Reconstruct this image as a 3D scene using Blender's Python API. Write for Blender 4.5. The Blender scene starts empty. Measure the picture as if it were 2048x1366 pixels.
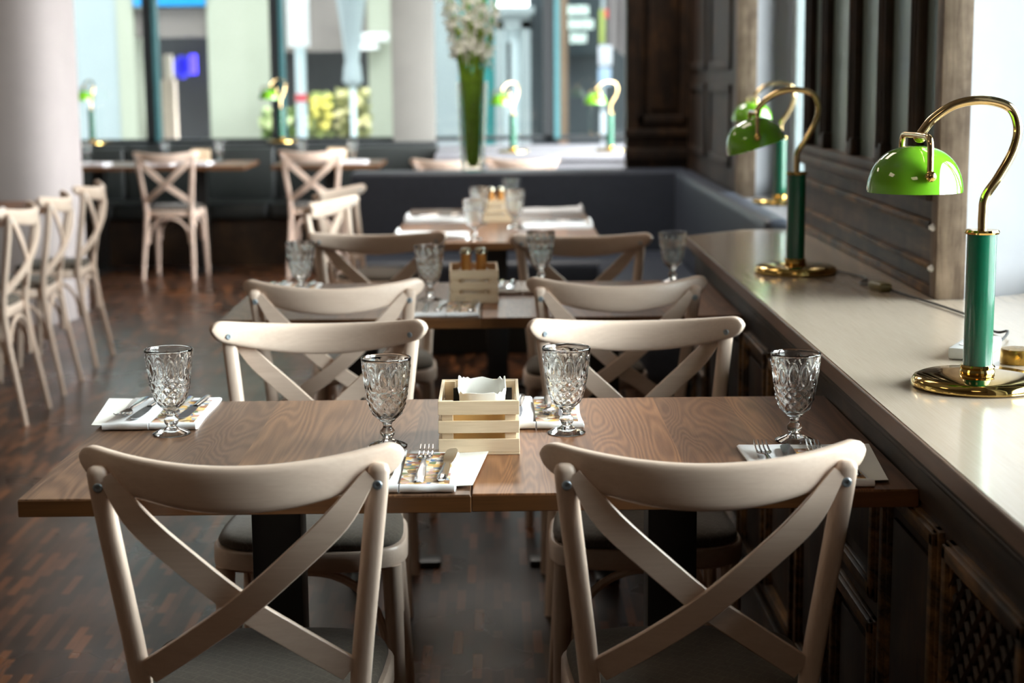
import bpy, bmesh, math, random
from mathutils import Vector, Matrix
random.seed(7)
S = bpy.context.scene
COL = S.collection
PI = math.pi

# ------------------------------------------------------------------ camera
cam_d = bpy.data.cameras.new('camera')
cam = bpy.data.objects.new('camera', cam_d)
COL.objects.link(cam)
PITCH, YAW, ROLL = 0.1602, 0.0072, 0.0089
cam_d.sensor_width = 36.0
cam_d.lens = 3344.0 / 2048.0 * 36.0
cam_d.clip_start = 0.05
cam_d.clip_end = 300
cam.location = (0, 0, 1.362)
# yaw to the right about Z, pitch down, then a small roll
cam.matrix_world = (Matrix.Translation((0, 0, 1.362)) @ Matrix.Rotation(-YAW, 4, 'Z')
                    @ Matrix.Rotation(PI / 2 - PITCH, 4, 'X') @ Matrix.Rotation(-ROLL, 4, 'Z'))
cam_d.dof.use_dof = True
cam_d.dof.focus_distance = 2.72
cam_d.dof.aperture_fstop = 3.9
S.camera = cam

# ------------------------------------------------------------------ view, world, lights
S.view_settings.view_transform = 'Standard'
S.view_settings.look = 'None'
S.view_settings.gamma = 1.0
S.view_settings.use_curve_mapping = False
S.view_settings.exposure = 0.70
S.cycles.use_denoising = True
S.cycles.max_bounces = 12
S.cycles.transparent_max_bounces = 24
S.cycles.transmission_bounces = 12
S.cycles.sample_clamp_indirect = 6.0
S.cycles.caustics_reflective = False

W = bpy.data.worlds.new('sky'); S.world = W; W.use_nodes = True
wn = W.node_tree.nodes; wl = W.node_tree.links
bg = wn['Background']
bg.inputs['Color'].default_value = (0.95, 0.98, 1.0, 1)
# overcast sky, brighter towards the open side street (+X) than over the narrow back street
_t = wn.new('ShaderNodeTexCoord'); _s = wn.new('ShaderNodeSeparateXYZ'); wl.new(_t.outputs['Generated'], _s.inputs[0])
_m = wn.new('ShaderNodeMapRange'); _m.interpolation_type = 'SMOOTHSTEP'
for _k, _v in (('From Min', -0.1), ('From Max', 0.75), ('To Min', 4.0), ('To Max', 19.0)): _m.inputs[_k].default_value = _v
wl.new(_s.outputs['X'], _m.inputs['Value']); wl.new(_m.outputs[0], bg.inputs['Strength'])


def area(name, loc, size, power, color, direction, spread=PI):
    d = bpy.data.lights.new(name, 'AREA')
    d.shape = 'RECTANGLE'; d.size, d.size_y = size
    d.energy = power; d.color = color; d.spread = spread
    o = bpy.data.objects.new(name, d); COL.objects.link(o)
    o.location = loc
    o.rotation_euler = Vector(direction).to_track_quat('-Z', 'Y').to_euler()
    return o


# window portals help sample the sky through the real openings
for nm, loc, size, dr in (('portal_side', (1.42, 2.85, 1.80), (2.2, 2.0), (-1, 0, 0)),
                          ('portal_side_far', (1.42, 6.2, 1.85), (1.4, 2.0), (-1, 0, 0)),
                          ('portal_back', (-3.0, 13.1, 1.8), (8.0, 2.0), (0, -1, 0))):
    p = area(nm, loc, size, 0, (1, 1, 1), dr)
    p.data.cycles.is_portal = True
# unseen, mostly warm fill lights added under the ceiling to brighten the room
for i, (x, y, pw, cl_) in enumerate(((-0.2, -0.6, 6, (1.0, 0.78, 0.55)), (-2.6, 2.2, 6, (1.0, 0.80, 0.58)), (-2.6, 6.5, 6, (1.0, 0.82, 0.62)), (-0.2, 5.2, 8, (1.0, 0.85, 0.68)),
                                     (-0.1, 7.9, 34, (1.0, 0.94, 0.86)), (-0.6, 10.2, 5, (1.0, 0.86, 0.7)), (-3.6, 10.4, 5, (1.0, 0.86, 0.7)))):
    area('ceiling_fill_%d' % i, (x, y, 3.18), (0.9, 0.9), pw, cl_, (0, 0, -1))


# ------------------------------------------------------------------ materials
def lin(c):
    return tuple(((v / 255) / 12.92 if v / 255 <= 0.04045 else ((v / 255 + 0.055) / 1.055) ** 2.4) for v in c) + (1,)


def new_mat(name):
    m = bpy.data.materials.new(name); m.use_nodes = True
    n = m.node_tree.nodes; l = m.node_tree.links
    return m, n, l, n['Principled BSDF']


def ramp(n, l, src, stops):
    r = n.new('ShaderNodeValToRGB')
    e = r.color_ramp.elements
    while len(e) < len(stops): e.new(0.5)
    for k, (p, c) in enumerate(stops): e[k].position = p; e[k].color = c
    l.new(src, r.inputs[0])
    return r.outputs[0]


def coords(n, l, scale=(1, 1, 1), rot=(0, 0, 0), kind='Object'):
    t = n.new('ShaderNodeTexCoord'); mp = n.new('ShaderNodeMapping')
    mp.inputs['Scale'].default_value = scale; mp.inputs['Rotation'].default_value = rot
    l.new(t.outputs[kind], mp.inputs[0])
    return mp.outputs[0]


def noise(n, l, vec, scale, detail=4, rough=0.5, dist=0.0):
    t = n.new('ShaderNodeTexNoise')
    t.inputs['Scale'].default_value = scale; t.inputs['Detail'].default_value = detail
    t.inputs['Roughness'].default_value = rough; t.inputs['Distortion'].default_value = dist
    l.new(vec, t.inputs['Vector'])
    return t.outputs[0]


def bump(n, l, b, src, strength=0.2, dist=0.01):
    k = n.new('ShaderNodeBump'); k.inputs['Strength'].default_value = strength; k.inputs['Distance'].default_value = dist
    l.new(src, k.inputs['Height']); l.new(k.outputs[0], b.inputs['Normal'])


def mixc(n, l, fac, a, b, mode='MIX'):
    m = n.new('ShaderNodeMix'); m.data_type = 'RGBA'; m.blend_type = mode
    for s, v in ((m.inputs[0], fac), (m.inputs[6], a), (m.inputs[7], b)):
        if hasattr(v, 'links') or hasattr(v, 'is_linked'): l.new(v, s)
        else: s.default_value = v
    return m.outputs[2]


def plain(name, rgb, rough=0.5, metal=0.0, var=0.08, scale=30, coat=0.0, bumpy=0.0, spec=0.5):
    m, n, l, b = new_mat(name)
    c = lin(rgb)
    v = coords(n, l)
    f = noise(n, l, v, scale, 5)
    d = tuple(x * (1 - var) for x in c[:3]) + (1,); u = tuple(min(1, x * (1 + var)) for x in c[:3]) + (1,)
    l.new(ramp(n, l, f, [(0.3, d), (0.7, u)]), b.inputs['Base Color'])
    b.inputs['Roughness'].default_value = rough; b.inputs['Metallic'].default_value = metal
    b.inputs['Coat Weight'].default_value = coat; b.inputs['Coat Roughness'].default_value = 0.08
    b.inputs['Specular IOR Level'].default_value = spec
    if bumpy: bump(n, l, b, f, bumpy, 0.003)
    return m


def wood(name, light, dark, axis=1, scale=1.0, rough=0.35, coat=0.0, streak=22, fine=0.35, contrast=(0.25, 0.75), bumpy=0.05):
    """stretched noise grain running along `axis` of the object"""
    m, n, l, b = new_mat(name)
    st = [9.0 * scale] * 3; st[axis] = 0.9 * scale
    v = coords(n, l, tuple(st))
    f1 = noise(n, l, v, 2.2, 6, 0.6, 0.8)
    sf = [streak * 5 * scale] * 3; sf[axis] = 2.0 * scale
    f2 = noise(n, l, coords(n, l, tuple(sf)), 2.0, 4, 0.6)
    mx = n.new('ShaderNodeMix'); mx.inputs[0].default_value = fine
    l.new(f1, mx.inputs[2]); l.new(f2, mx.inputs[3])
    l.new(ramp(n, l, mx.outputs[0], [(contrast[0], lin(dark)), (contrast[1], lin(light))]), b.inputs['Base Color'])
    b.inputs['Roughness'].default_value = rough
    b.inputs['Coat Weight'].default_value = coat; b.inputs['Coat Roughness'].default_value = 0.12
    if bumpy: bump(n, l, b, f2, bumpy, 0.002)
    return m


def walnut(name, shift, pal):
    """flamed walnut veneer: wandering growth rings over planks along Y"""
    m, n, l, b = new_mat(name)
    t = n.new('ShaderNodeTexCoord'); mp = n.new('ShaderNodeMapping')
    mp.inputs['Location'].default_value = (shift, shift * 0.7, 0); l.new(t.outputs['Object'], mp.inputs[0])
    v = mp.outputs[0]
    # plank id along x
    sep = n.new('ShaderNodeSeparateXYZ'); l.new(v, sep.inputs[0])
    mul = n.new('ShaderNodeMath'); mul.operation = 'MULTIPLY'; mul.inputs[1].default_value = 7.4; l.new(sep.outputs[0], mul.inputs[0])
    fl = n.new('ShaderNodeMath'); fl.operation = 'FLOOR'; l.new(mul.outputs[0], fl.inputs[0])
    wn_ = n.new('ShaderNodeTexWhiteNoise'); wn_.noise_dimensions = '1D'; l.new(fl.outputs[0], wn_.inputs['W'])
    off = n.new('ShaderNodeVectorMath'); off.operation = 'MULTIPLY_ADD'
    l.new(wn_.outputs['Color'], off.inputs[0]); off.inputs[1].default_value = (3.0, 5.0, 2.0); l.new(v, off.inputs[2])
    m2 = n.new('ShaderNodeMapping'); m2.inputs['Scale'].default_value = (5.6, 0.62, 1.0); l.new(off.outputs[0], m2.inputs[0])
    base = noise(n, l, m2.outputs[0], 1.5, 2, 0.45, 0.6)
    r1 = n.new('ShaderNodeMath'); r1.operation = 'MULTIPLY'; r1.inputs[1].default_value = 165.0; l.new(base, r1.inputs[0])
    sn = n.new('ShaderNodeMath'); sn.operation = 'SINE'; l.new(r1.outputs[0], sn.inputs[0])
    m3 = n.new('ShaderNodeMapping'); m3.inputs['Scale'].default_value = (160, 5, 1); l.new(off.outputs[0], m3.inputs[0])
    fine = noise(n, l, m3.outputs[0], 2.0, 4, 0.6)
    a = n.new('ShaderNodeMath'); a.operation = 'MULTIPLY_ADD'; a.inputs[1].default_value = 0.10; a.inputs[2].default_value = 0.38; l.new(sn.outputs[0], a.inputs[0])
    a2 = n.new('ShaderNodeMath'); a2.operation = 'MULTIPLY_ADD'; a2.inputs[1].default_value = 0.30; l.new(fine, a2.inputs[0]); l.new(a.outputs[0], a2.inputs[2])
    col = ramp(n, l, a2.outputs[0], list(zip((0.22, 0.42, 0.62, 0.85), map(lin, pal))))
    tint = ramp(n, l, wn_.outputs['Value'], [(0.0, (0.72, 0.72, 0.74, 1)), (0.6, (1, 1, 1, 1)), (1.0, (1.22, 1.15, 1.02, 1))])
    l.new(mixc(n, l, 1.0, col, tint, 'MULTIPLY'), b.inputs['Base Color'])
    b.inputs['Roughness'].default_value = 0.36
    b.inputs['Specular IOR Level'].default_value = 0.36
    bump(n, l, b, fine, 0.06, 0.001)
    return m


def parquet(name):
    m, n, l, b = new_mat(name)
    v = coords(n, l, (1, 1, 1), (0, 0, PI / 2))
    br = n.new('ShaderNodeTexBrick')
    br.offset = 0.37; br.offset_frequency = 2; br.squash = 1.0
    br.inputs['Scale'].default_value = 1.0
    br.inputs['Brick Width'].default_value = 0.165; br.inputs['Row Height'].default_value = 0.024
    br.inputs['Mortar Size'].default_value = 0.0006; br.inputs['Mortar Smooth'].default_value = 0.1
    br.inputs['Color1'].default_value = (0, 0, 0, 1); br.inputs['Color2'].default_value = (1, 1, 1, 1)
    br.inputs['Mortar'].default_value = (0.1, 0.1, 0.1, 1)
    l.new(v, br.inputs['Vector'])
    col = ramp(n, l, br.outputs['Color'], [(0.0, lin((36, 23, 16))), (0.45, lin((62, 39, 26))), (0.8, lin((90, 56, 36))), (1.0, lin((128, 80, 48)))])
    g = noise(n, l, coords(n, l, (60, 6, 1)), 2.0, 3)
    l.new(mixc(n, l, 0.35, col, ramp(n, l, g, [(0.3, (0.25, 0.25, 0.25, 1)), (0.7, (1, 1, 1, 1))]), 'MULTIPLY'), b.inputs['Base Color'])
    rr = ramp(n, l, noise(n, l, coords(n, l), 2.2, 4), [(0.3, (0.24, 0.24, 0.24, 1)), (0.7, (0.36, 0.36, 0.36, 1))])
    l.new(rr, b.inputs['Roughness'])
    b.inputs['Specular IOR Level'].default_value = 0.4
    bump(n, l, b, br.outputs['Color'], 0.2, 0.0015)
    return m


def thin_glass(name, tint=(0.93, 0.97, 0.96, 1), gloss=1.0, rough=0.0):
    m = bpy.data.materials.new(name); m.use_nodes = True
    n = m.node_tree.nodes; l = m.node_tree.links
    n.remove(n['Principled BSDF']); out = n['Material Output']
    tr = n.new('ShaderNodeBsdfTransparent'); tr.inputs[0].default_value = tint
    gl = n.new('ShaderNodeBsdfGlossy'); gl.inputs['Roughness'].default_value = rough
    fr = n.new('ShaderNodeFresnel'); fr.inputs[0].default_value = 1.45
    mu = n.new('ShaderNodeMath'); mu.operation = 'MULTIPLY'; mu.inputs[1].default_value = gloss; l.new(fr.outputs[0], mu.inputs[0])
    mx = n.new('ShaderNodeMixShader'); l.new(mu.outputs[0], mx.inputs[0]); l.new(tr.outputs[0], mx.inputs[1]); l.new(gl.outputs[0], mx.inputs[2])
    l.new(mx.outputs[0], out.inputs[0])
    return m


def crystal(name):
    m, n, l, b = new_mat(name)
    b.inputs['Base Color'].default_value = (0.98, 0.99, 0.985, 1)
    b.inputs['Roughness'].default_value = 0.0; b.inputs['IOR'].default_value = 1.48
    b.inputs['Transmission Weight'].default_value = 1.0
    return m


def metal(name, rgb, rough=0.15):
    m, n, l, b = new_mat(name)
    b.inputs['Base Color'].default_value = lin(rgb); b.inputs['Metallic'].default_value = 1.0
    f = noise(n, l, coords(n, l), 60, 3)
    l.new(ramp(n, l, f, [(0.3, (rough * 0.8,) * 3 + (1,)), (0.7, (rough * 1.25,) * 3 + (1,))]), b.inputs['Roughness'])
    return m


def worn(name, dark, edge, axis=2, amount=0.58, rough=0.5):
    """near-black stained wood, rubbed to a golden brown in streaks"""
    m, n, l, b = new_mat(name)
    st = [14.0] * 3; st[axis] = 1.4
    f = noise(n, l, coords(n, l, tuple(st)), 3.0, 7, 0.65, 0.5)
    f2 = noise(n, l, coords(n, l), 7.0, 4, 0.6)
    mm = n.new('ShaderNodeMath'); mm.operation = 'MULTIPLY'; l.new(f, mm.inputs[0]); l.new(f2, mm.inputs[1])
    l.new(ramp(n, l, mm.outputs[0], [(0.18, lin(dark)), (amount * 0.5, lin(tuple(int(d * 0.7 + e * 0.3) for d, e in zip(dark, edge)))), (amount, lin(edge))]), b.inputs['Base Color'])
    b.inputs['Roughness'].default_value = rough; b.inputs['Specular IOR Level'].default_value = 0.32
    bump(n, l, b, f, 0.15, 0.002)
    return m


def emit(name, rgb, strength):
    m, n, l, b = new_mat(name)
    b.inputs['Base Color'].default_value = lin(rgb)
    b.inputs['Emission Color'].default_value = lin(rgb); b.inputs['Emission Strength'].default_value = strength
    return m


def fabric(name, rgb, line=None):
    m, n, l, b = new_mat(name)
    v = coords(n, l)
    f = noise(n, l, v, 260, 3)
    c = lin(rgb)
    base = ramp(n, l, f, [(0.3, tuple(x * 0.82 for x in c[:3]) + (1,)), (0.7, tuple(x * 1.15 for x in c[:3]) + (1,))])
    if line:
        br = n.new('ShaderNodeTexBrick'); br.offset = 0.5
        br.inputs['Scale'].default_value = 1.0; br.inputs['Brick Width'].default_value = 0.026; br.inputs['Row Height'].default_value = 0.019
        br.inputs['Mortar Size'].default_value = 0.00045; br.inputs['Mortar Smooth'].default_value = 0.0
        l.new(coords(n, l, (1, 1, 1), (0, 0, 0.6)), br.inputs['Vector'])
        base = mixc(n, l, br.outputs['Fac'], base, lin(line))
    l.new(base, b.inputs['Base Color'])
    b.inputs['Roughness'].default_value = 0.85; b.inputs['Specular IOR Level'].default_value = 0.25
    b.inputs['Sheen Weight'].default_value = 0.15
    bump(n, l, b, f, 0.15, 0.001)
    return m


def printed(name):
    m, n, l, b = new_mat(name)
    vo = n.new('ShaderNodeTexVoronoi'); vo.inputs['Scale'].default_value = 85; l.new(coords(n, l), vo.inputs['Vector'])
    s = n.new('ShaderNodeSeparateColor'); l.new(vo.outputs['Color'], s.inputs[0])
    l.new(ramp(n, l, s.outputs[0], [(0.0, lin((236, 232, 224))), (0.3, lin((232, 180, 70))), (0.5, lin((70, 110, 150))), (0.65, lin((230, 225, 215))), (0.8, lin((178, 84, 48))), (1.0, lin((92, 120, 76)))]), b.inputs['Base Color'])
    b.inputs['Roughness'].default_value = 0.6
    return m


M = dict(
    beech=wood('whitewashed_beech', (224, 203, 186), (200, 175, 157), axis=2, scale=1.3, rough=0.38, fine=0.4),
    beech_x=wood('whitewashed_beech_across', (224, 203, 186), (200, 175, 157), axis=0, scale=1.3, rough=0.38, fine=0.4),
    seat=fabric('taupe_seat_fabric', (88, 80, 71), (108, 100, 90)),
    walnut1=walnut('walnut_veneer_left', 0.31, ((56, 39, 28), (92, 66, 48), (118, 88, 66), (146, 114, 88))), walnut2=walnut('walnut_veneer_right', 2.43, ((62, 39, 25), (102, 67, 45), (130, 90, 62), (154, 114, 82))),
    walnut_edge=wood('walnut_edge_band', (112, 74, 42), (70, 44, 24), axis=0, scale=1.5, rough=0.3),
    steel_black=plain('black_powder_coat', (16, 16, 16), 0.4, 0.0, 0.05),
    bolt=plain('zinc_bolt', (150, 160, 168), 0.35, 0.5, 0.05),
    floor=parquet('dark_industrial_parquet'),
    plaster=plain('white_plaster', (138, 138, 143), 0.75, 0, 0.03, 12),
    column=plain('pillar_plaster', (168, 160, 158), 0.7, 0, 0.03, 8),
    ceiling=plain('ceiling_paint', (205, 200, 192), 0.85, 0, 0.03, 8),
    backwall=plain('warm_grey_wall_paint', (150, 138, 126), 0.8, 0, 0.05, 6),
    darkwood=worn('dark_stained_oak', (31, 23, 18), (96, 66, 38)),
    darkwood_y=worn('dark_stained_oak_lengthwise', (33, 25, 19), (104, 72, 42), axis=1),
    rubbed=worn('rubbed_oak_edge', (38, 29, 21), (146, 106, 62), axis=1, amount=0.44),
    pierface=worn('pier_drawer_oak', (54, 42, 34), (110, 84, 62), axis=1, amount=0.5),
    endboard=worn('weathered_end_board', (92, 76, 62), (158, 138, 118), axis=2, amount=0.46, rough=0.6),
    counter=wood('counter_oak_laminate', (216, 200, 182), (194, 176, 156), axis=1, scale=2.2, rough=0.22, coat=0.7, fine=0.7, bumpy=0.10),
    counter_edge=wood('counter_walnut_edge', (126, 98, 80), (92, 68, 54), axis=1, scale=1.5, rough=0.4),
    frosted=plain('sea_green_frosted_glass', (112, 124, 120), 0.22, 0, 0.06, 3),
    brass=metal('polished_brass', (222, 186, 112), 0.07),
    brassd=metal('pale_brass_tube', (222, 192, 140), 0.09),
    green_post=plain('bottle_green_enamel', (4, 92, 66), 0.25, 0, 0.04, 10, coat=0.6),
    crystal=crystal('pressed_crystal'),
    pane=thin_glass('window_pane'),
    vase=thin_glass('clear_vase_glass', (0.95, 0.98, 0.96, 1), 0.7),
    napkin=plain('white_linen', (238, 238, 240), 0.85, 0, 0.02, 200, bumpy=0.05),
    paper=plain('white_paper', (236, 234, 228), 0.7, 0, 0.02, 60),
    bag=plain('kraft_paper', (236, 196, 130), 0.8, 0, 0.06, 30),
    print=printed('printed_menu_paper'),
    cutlery=metal('stainless_steel', (200, 200, 202), 0.12),
    pine=wood('pale_pine', (234, 212, 182), (208, 182, 146), axis=0, scale=4, rough=0.55, fine=0.5),
    pine_y=wood('pale_pine_lengthwise', (234, 212, 182), (208, 182, 146), axis=1, scale=4, rough=0.55, fine=0.5),
    leather=plain('charcoal_leatherette', (60, 66, 78), 0.42, 0, 0.10, 40, bumpy=0.08),
    leather_b=plain('black_leatherette', (36, 41, 40), 0.45, 0, 0.10, 40, bumpy=0.08),
    stemgreen=plain('flower_stem_green', (96, 136, 34), 0.45, 0, 0.25, 60),
    petal=plain('white_petal', (240, 240, 232), 0.55, 0, 0.04, 60),
    bud=plain('green_bud', (140, 160, 70), 0.5, 0, 0.1, 60),
    cord=plain('dark_cord', (24, 24, 22), 0.5), switch=plain('olive_inline_switch', (120, 112, 74), 0.4),
    whiteplastic=plain('white_plastic', (226, 226, 226), 0.35),
    frame_dark=plain('anthracite_window_frame', (30, 34, 36), 0.4), frame_teal=plain('teal_window_frame', (62, 104, 108), 0.35),
    frame_white=plain('pale_window_frame', (214, 228, 232), 0.4),
    black=plain('matt_black', (12, 12, 12), 0.7), spice=plain('golden_spice', (196, 132, 58), 0.6), steelcap=metal('shaker_cap', (190, 180, 160), 0.2),
)


def leafy(name, rgb, var=0.25, trans=0.5, scale=60):
    m, n, l, b = new_mat(name)
    c = lin(rgb); f = noise(n, l, coords(n, l), scale, 4)
    col = ramp(n, l, f, [(0.3, tuple(x * (1 - var) for x in c[:3]) + (1,)), (0.7, tuple(min(1, x * (1 + var)) for x in c[:3]) + (1,))])
    l.new(col, b.inputs['Base Color']); b.inputs['Roughness'].default_value = 0.5
    t = n.new('ShaderNodeBsdfTranslucent'); l.new(col, t.inputs[0])
    mx = n.new('ShaderNodeMixShader'); mx.inputs[0].default_value = trans
    l.new(b.outputs[0], mx.inputs[1]); l.new(t.outputs[0], mx.inputs[2]); l.new(mx.outputs[0], n['Material Output'].inputs[0])
    return m


M['stemgreen'] = leafy('flower_stem_green', (168, 208, 66)); M['petal'] = leafy('white_petal', (250, 250, 244), 0.02, 0.5)


def shade_mat():
    m, n, l, b = new_mat('green_cased_glass')
    b.inputs['Base Color'].default_value = lin((104, 172, 30))
    b.inputs['Roughness'].default_value = 0.06
    b.inputs['Coat Weight'].default_value = 0.8; b.inputs['Coat Roughness'].default_value = 0.02
    b.inputs['Subsurface Weight'].default_value = 0.25; b.inputs['Subsurface Radius'].default_value = (0.01, 0.02, 0.005)
    f = noise(n, l, coords(n, l), 9, 3)
    l.new(ramp(n, l, f, [(0.3, lin((84, 160, 20))), (0.7, lin((122, 188, 40)))]), b.inputs['Base Color'])
    return m


M['shade'] = shade_mat()


# ------------------------------------------------------------------ mesh helpers
class MB:
    def __init__(s): s.v = []; s.f = []

    def add(s, vs, fs):
        o = len(s.v); s.v += [tuple(v) for v in vs]; s.f += [tuple(i + o for i in f) for f in fs]; return s

    def bm(s, b, mat=None):
        b.verts.ensure_lookup_table(); b.verts.index_update()
        vs = [(mat @ v.co if mat else v.co) for v in b.verts]
        s.add(vs, [[v.index for v in f.verts] for f in b.faces]); b.free(); return s

    def box(s, lo, hi, bev=0.0, seg=2, mat=None):
        b = bmesh.new(); bmesh.ops.create_cube(b, size=1)
        c = [(a + d) / 2 for a, d in zip(lo, hi)]; z = [abs(d - a) for a, d in zip(lo, hi)]
        for v in b.verts: v.co = Vector((v.co.x * z[0] + c[0], v.co.y * z[1] + c[1], v.co.z * z[2] + c[2]))
        if bev: bmesh.ops.bevel(b, geom=list(b.edges) + list(b.verts), offset=min(bev, min(z) * 0.48), segments=seg, profile=0.6, affect='EDGES')
        return s.bm(b, mat)

    def loft(s, secs, cap=True):
        n = len(secs[0]); vs = [p for q in secs for p in q]; fs = []
        for i in range(len(secs) - 1):
            for j in range(n):
                k = (j + 1) % n
                fs.append((i * n + j, i * n + k, (i + 1) * n + k, (i + 1) * n + j))
        if cap:
            fs.append(tuple(range(n - 1, -1, -1))); fs.append(tuple((len(secs) - 1) * n + j for j in range(n)))
        return s.add(vs, fs)

    def tube(s, path, r, n=10, cap=True, flat=1.0, up=(0, 0, 1)):
        path = [Vector(p) for p in path]; secs = []
        rs = r if isinstance(r, (list, tuple)) else [r] * len(path)
        prev = None
        for i, p in enumerate(path):
            t = (path[min(i + 1, len(path) - 1)] - path[max(i - 1, 0)]).normalized()
            if prev is None:
                a = t.cross(Vector(up))
                if a.length < 1e-4: a = t.cross(Vector((1, 0, 0)))
            else: a = prev - t * prev.dot(t)
            a.normalize(); b = t.cross(a).normalized(); prev = a
            secs.append([p + a * rs[i] * math.cos(k * 2 * PI / n) + b * rs[i] * flat * math.sin(k * 2 * PI / n) for k in range(n)])
        return s.loft(secs, cap)

    def lathe(s, prof, n=32, c=(0, 0, 0), mat=None):
        vs = []; fs = []; idx = []
        for r, z in prof:
            if r < 1e-6: idx.append([len(vs)]); vs.append((c[0], c[1], c[2] + z))
            else:
                idx.append(list(range(len(vs), len(vs) + n)))
                vs += [(c[0] + r * math.cos(k * 2 * PI / n), c[1] + r * math.sin(k * 2 * PI / n), c[2] + z) for k in range(n)]
        for a, b in zip(idx, idx[1:]):
            for k in range(n):
                j = (k + 1) % n
                if len(a) == 1 and len(b) == 1: continue
                if len(a) == 1: fs.append((a[0], b[j], b[k]))
                elif len(b) == 1: fs.append((a[k], a[j], b[0]))
                else: fs.append((a[k], a[j], b[j], b[k]))
        if len(idx[0]) > 1: fs.append(tuple(reversed(idx[0])))
        if len(idx[-1]) > 1: fs.append(tuple(idx[-1]))
        if mat: vs = [mat @ Vector(v) for v in vs]
        return s.add(vs, fs)

    def ball(s, c, r, n=12, sc=(1, 1, 1)):
        b = bmesh.new(); bmesh.ops.create_uvsphere(b, u_segments=n, v_segments=max(6, n * 2 // 3), radius=r)
        for v in b.verts: v.co = Vector((v.co.x * sc[0] + c[0], v.co.y * sc[1] + c[1], v.co.z * sc[2] + c[2]))
        return s.bm(b)

    def build(s, name, mat, parent=None, smooth=True, angle=40):
        me = bpy.data.meshes.new(name); me.from_pydata(s.v, [], s.f); me.update()
        b = bmesh.new(); b.from_mesh(me); bmesh.ops.recalc_face_normals(b, faces=b.faces); b.to_mesh(me); b.free()
        if smooth:
            me.polygons.foreach_set('use_smooth', [True] * len(me.polygons)); me.set_sharp_from_angle(angle=math.radians(angle))
        me.materials.append(M[mat] if isinstance(mat, str) else mat)
        o = bpy.data.objects.new(name, me); COL.objects.link(o)
        if parent: o.parent = parent
        return o


def tag(o, label=None, cat=None, group=None, kind=None):
    for k, v in (('label', label), ('category', cat), ('group', group), ('kind', kind)):
        if v: o[k] = v
    return o


def empty(name, loc=(0, 0, 0), rz=0, label=None, cat=None, group=None):
    o = bpy.data.objects.new(name, None); COL.objects.link(o); o.empty_display_size = 0.05
    o.location = loc; o.rotation_euler = (0, 0, rz)
    return tag(o, label, cat, group)


def copy_tree(o, loc=None, rz=None, label=None, group=None, parent=None):
    c = o.copy(); COL.objects.link(c)
    if parent: c.parent = parent
    if loc is not None: c.location = loc
    if rz is not None: c.rotation_euler = (0, 0, rz)
    if label: c['label'] = label
    if group: c['group'] = group
    for ch in list(o.children): copy_tree(ch, parent=c)
    return c


def struct(name, mb, mat, **k):
    return tag(mb.build(name, mat, **k), kind='structure')


def bez(pts, n=24):
    """smooth curve through the points"""
    P = [Vector(p) for p in pts]; P = [P[0] * 2 - P[1]] + P + [P[-1] * 2 - P[-2]]; out = []
    m = len(P) - 3
    for i in range(m):
        a, b, c, d = P[i:i + 4]
        k = max(2, n // m)
        for j in range(k):
            t = j / k
            out.append(0.5 * ((2 * b) + (c - a) * t + (2 * a - 5 * b + 4 * c - d) * t * t + (3 * b - a - 3 * c + d) * t ** 3))
    out.append(P[-2]); return out


# ------------------------------------------------------------------ the room
struct('floor', MB().box((-7, -2.5, -0.1), (1.0, 13.0, 0.0)), 'floor')
struct('ceiling', MB().box((-7, -2.5, 3.3), (2.2, 13.0, 3.45)), 'ceiling')
struct('wall_left', MB().box((-7.2, -2.5, 0), (-7.0, 13.0, 3.3)), 'backwall')
struct('wall_rear', MB().box((-7.2, -2.7, 0), (2.2, -2.5, 3.3)), 'backwall')
# unseen upper storeys, added at a height that shades the street facades
struct('wall_upper_storeys', MB().box((-12, 12.72, 3.3), (8, 13.0, 9.0)), 'plaster')

# right wall: solid below the sill, openings above it, piers between
SILL = 0.842
wr = MB()
wr.box((0.99, -2.5, 0), (1.5, 5.46, 0.80))
wr.box((0.99, 5.46, 0), (1.5, 13.0, 0.80))
wr.box((1.05, -2.5, 2.75), (1.5, 8.75, 3.3))
wr.box((1.05, -2.5, 0.80), (1.5, 1.75, 2.75))
struct('wall_right', wr, 'plaster')
# splayed white reveals and pier cores between the two windows
pv = MB()
pv.add([(1.053, 3.75, 0.80), (1.36, 3.92, 0.80), (1.5, 3.92, 0.80), (1.5, 5.30, 0.80), (1.24, 5.30, 0.80), (1.04, 5.48, 0.80), (1.04, 5.38, 0.80), (1.04, 3.80, 0.80)] +
       [(1.053, 3.75, 2.76), (1.36, 3.92, 2.76), (1.5, 3.92, 2.76), (1.5, 5.30, 2.76), (1.24, 5.30, 2.76), (1.04, 5.48, 2.76), (1.04, 5.38, 2.76), (1.04, 3.80, 2.76)],
       [(7, 6, 5, 4, 3, 2, 1, 0), tuple(range(8, 16))] + [(i, (i + 1) % 8, (i + 1) % 8 + 8, i + 8) for i in range(8)])
struct('wall_pier', pv, 'plaster', smooth=False)
pv = MB()
pv.add([(1.05, 6.92, 0.80), (1.15, 6.98, 0.80), (1.25, 7.00, 0.80), (1.5, 7.0, 0.80), (1.5, 8.75, 0.80), (1.05, 8.75, 0.80)] +
       [(1.05, 6.92, 2.76), (1.15, 6.98, 2.76), (1.25, 7.00, 2.76), (1.5, 7.0, 2.76), (1.5, 8.75, 2.76), (1.05, 8.75, 2.76)],
       [(5, 4, 3, 2, 1, 0), tuple(range(6, 12))] + [(i, (i + 1) % 6, (i + 1) % 6 + 6, i + 6) for i in range(6)])
struct('wall_pier_far', pv, 'plaster', smooth=False)
struct('trim_1', MB().box((0.985, 5.47, 0.80), (1.5, 6.97, SILL), 0.004), 'plaster')   # sill of the far side window
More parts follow.
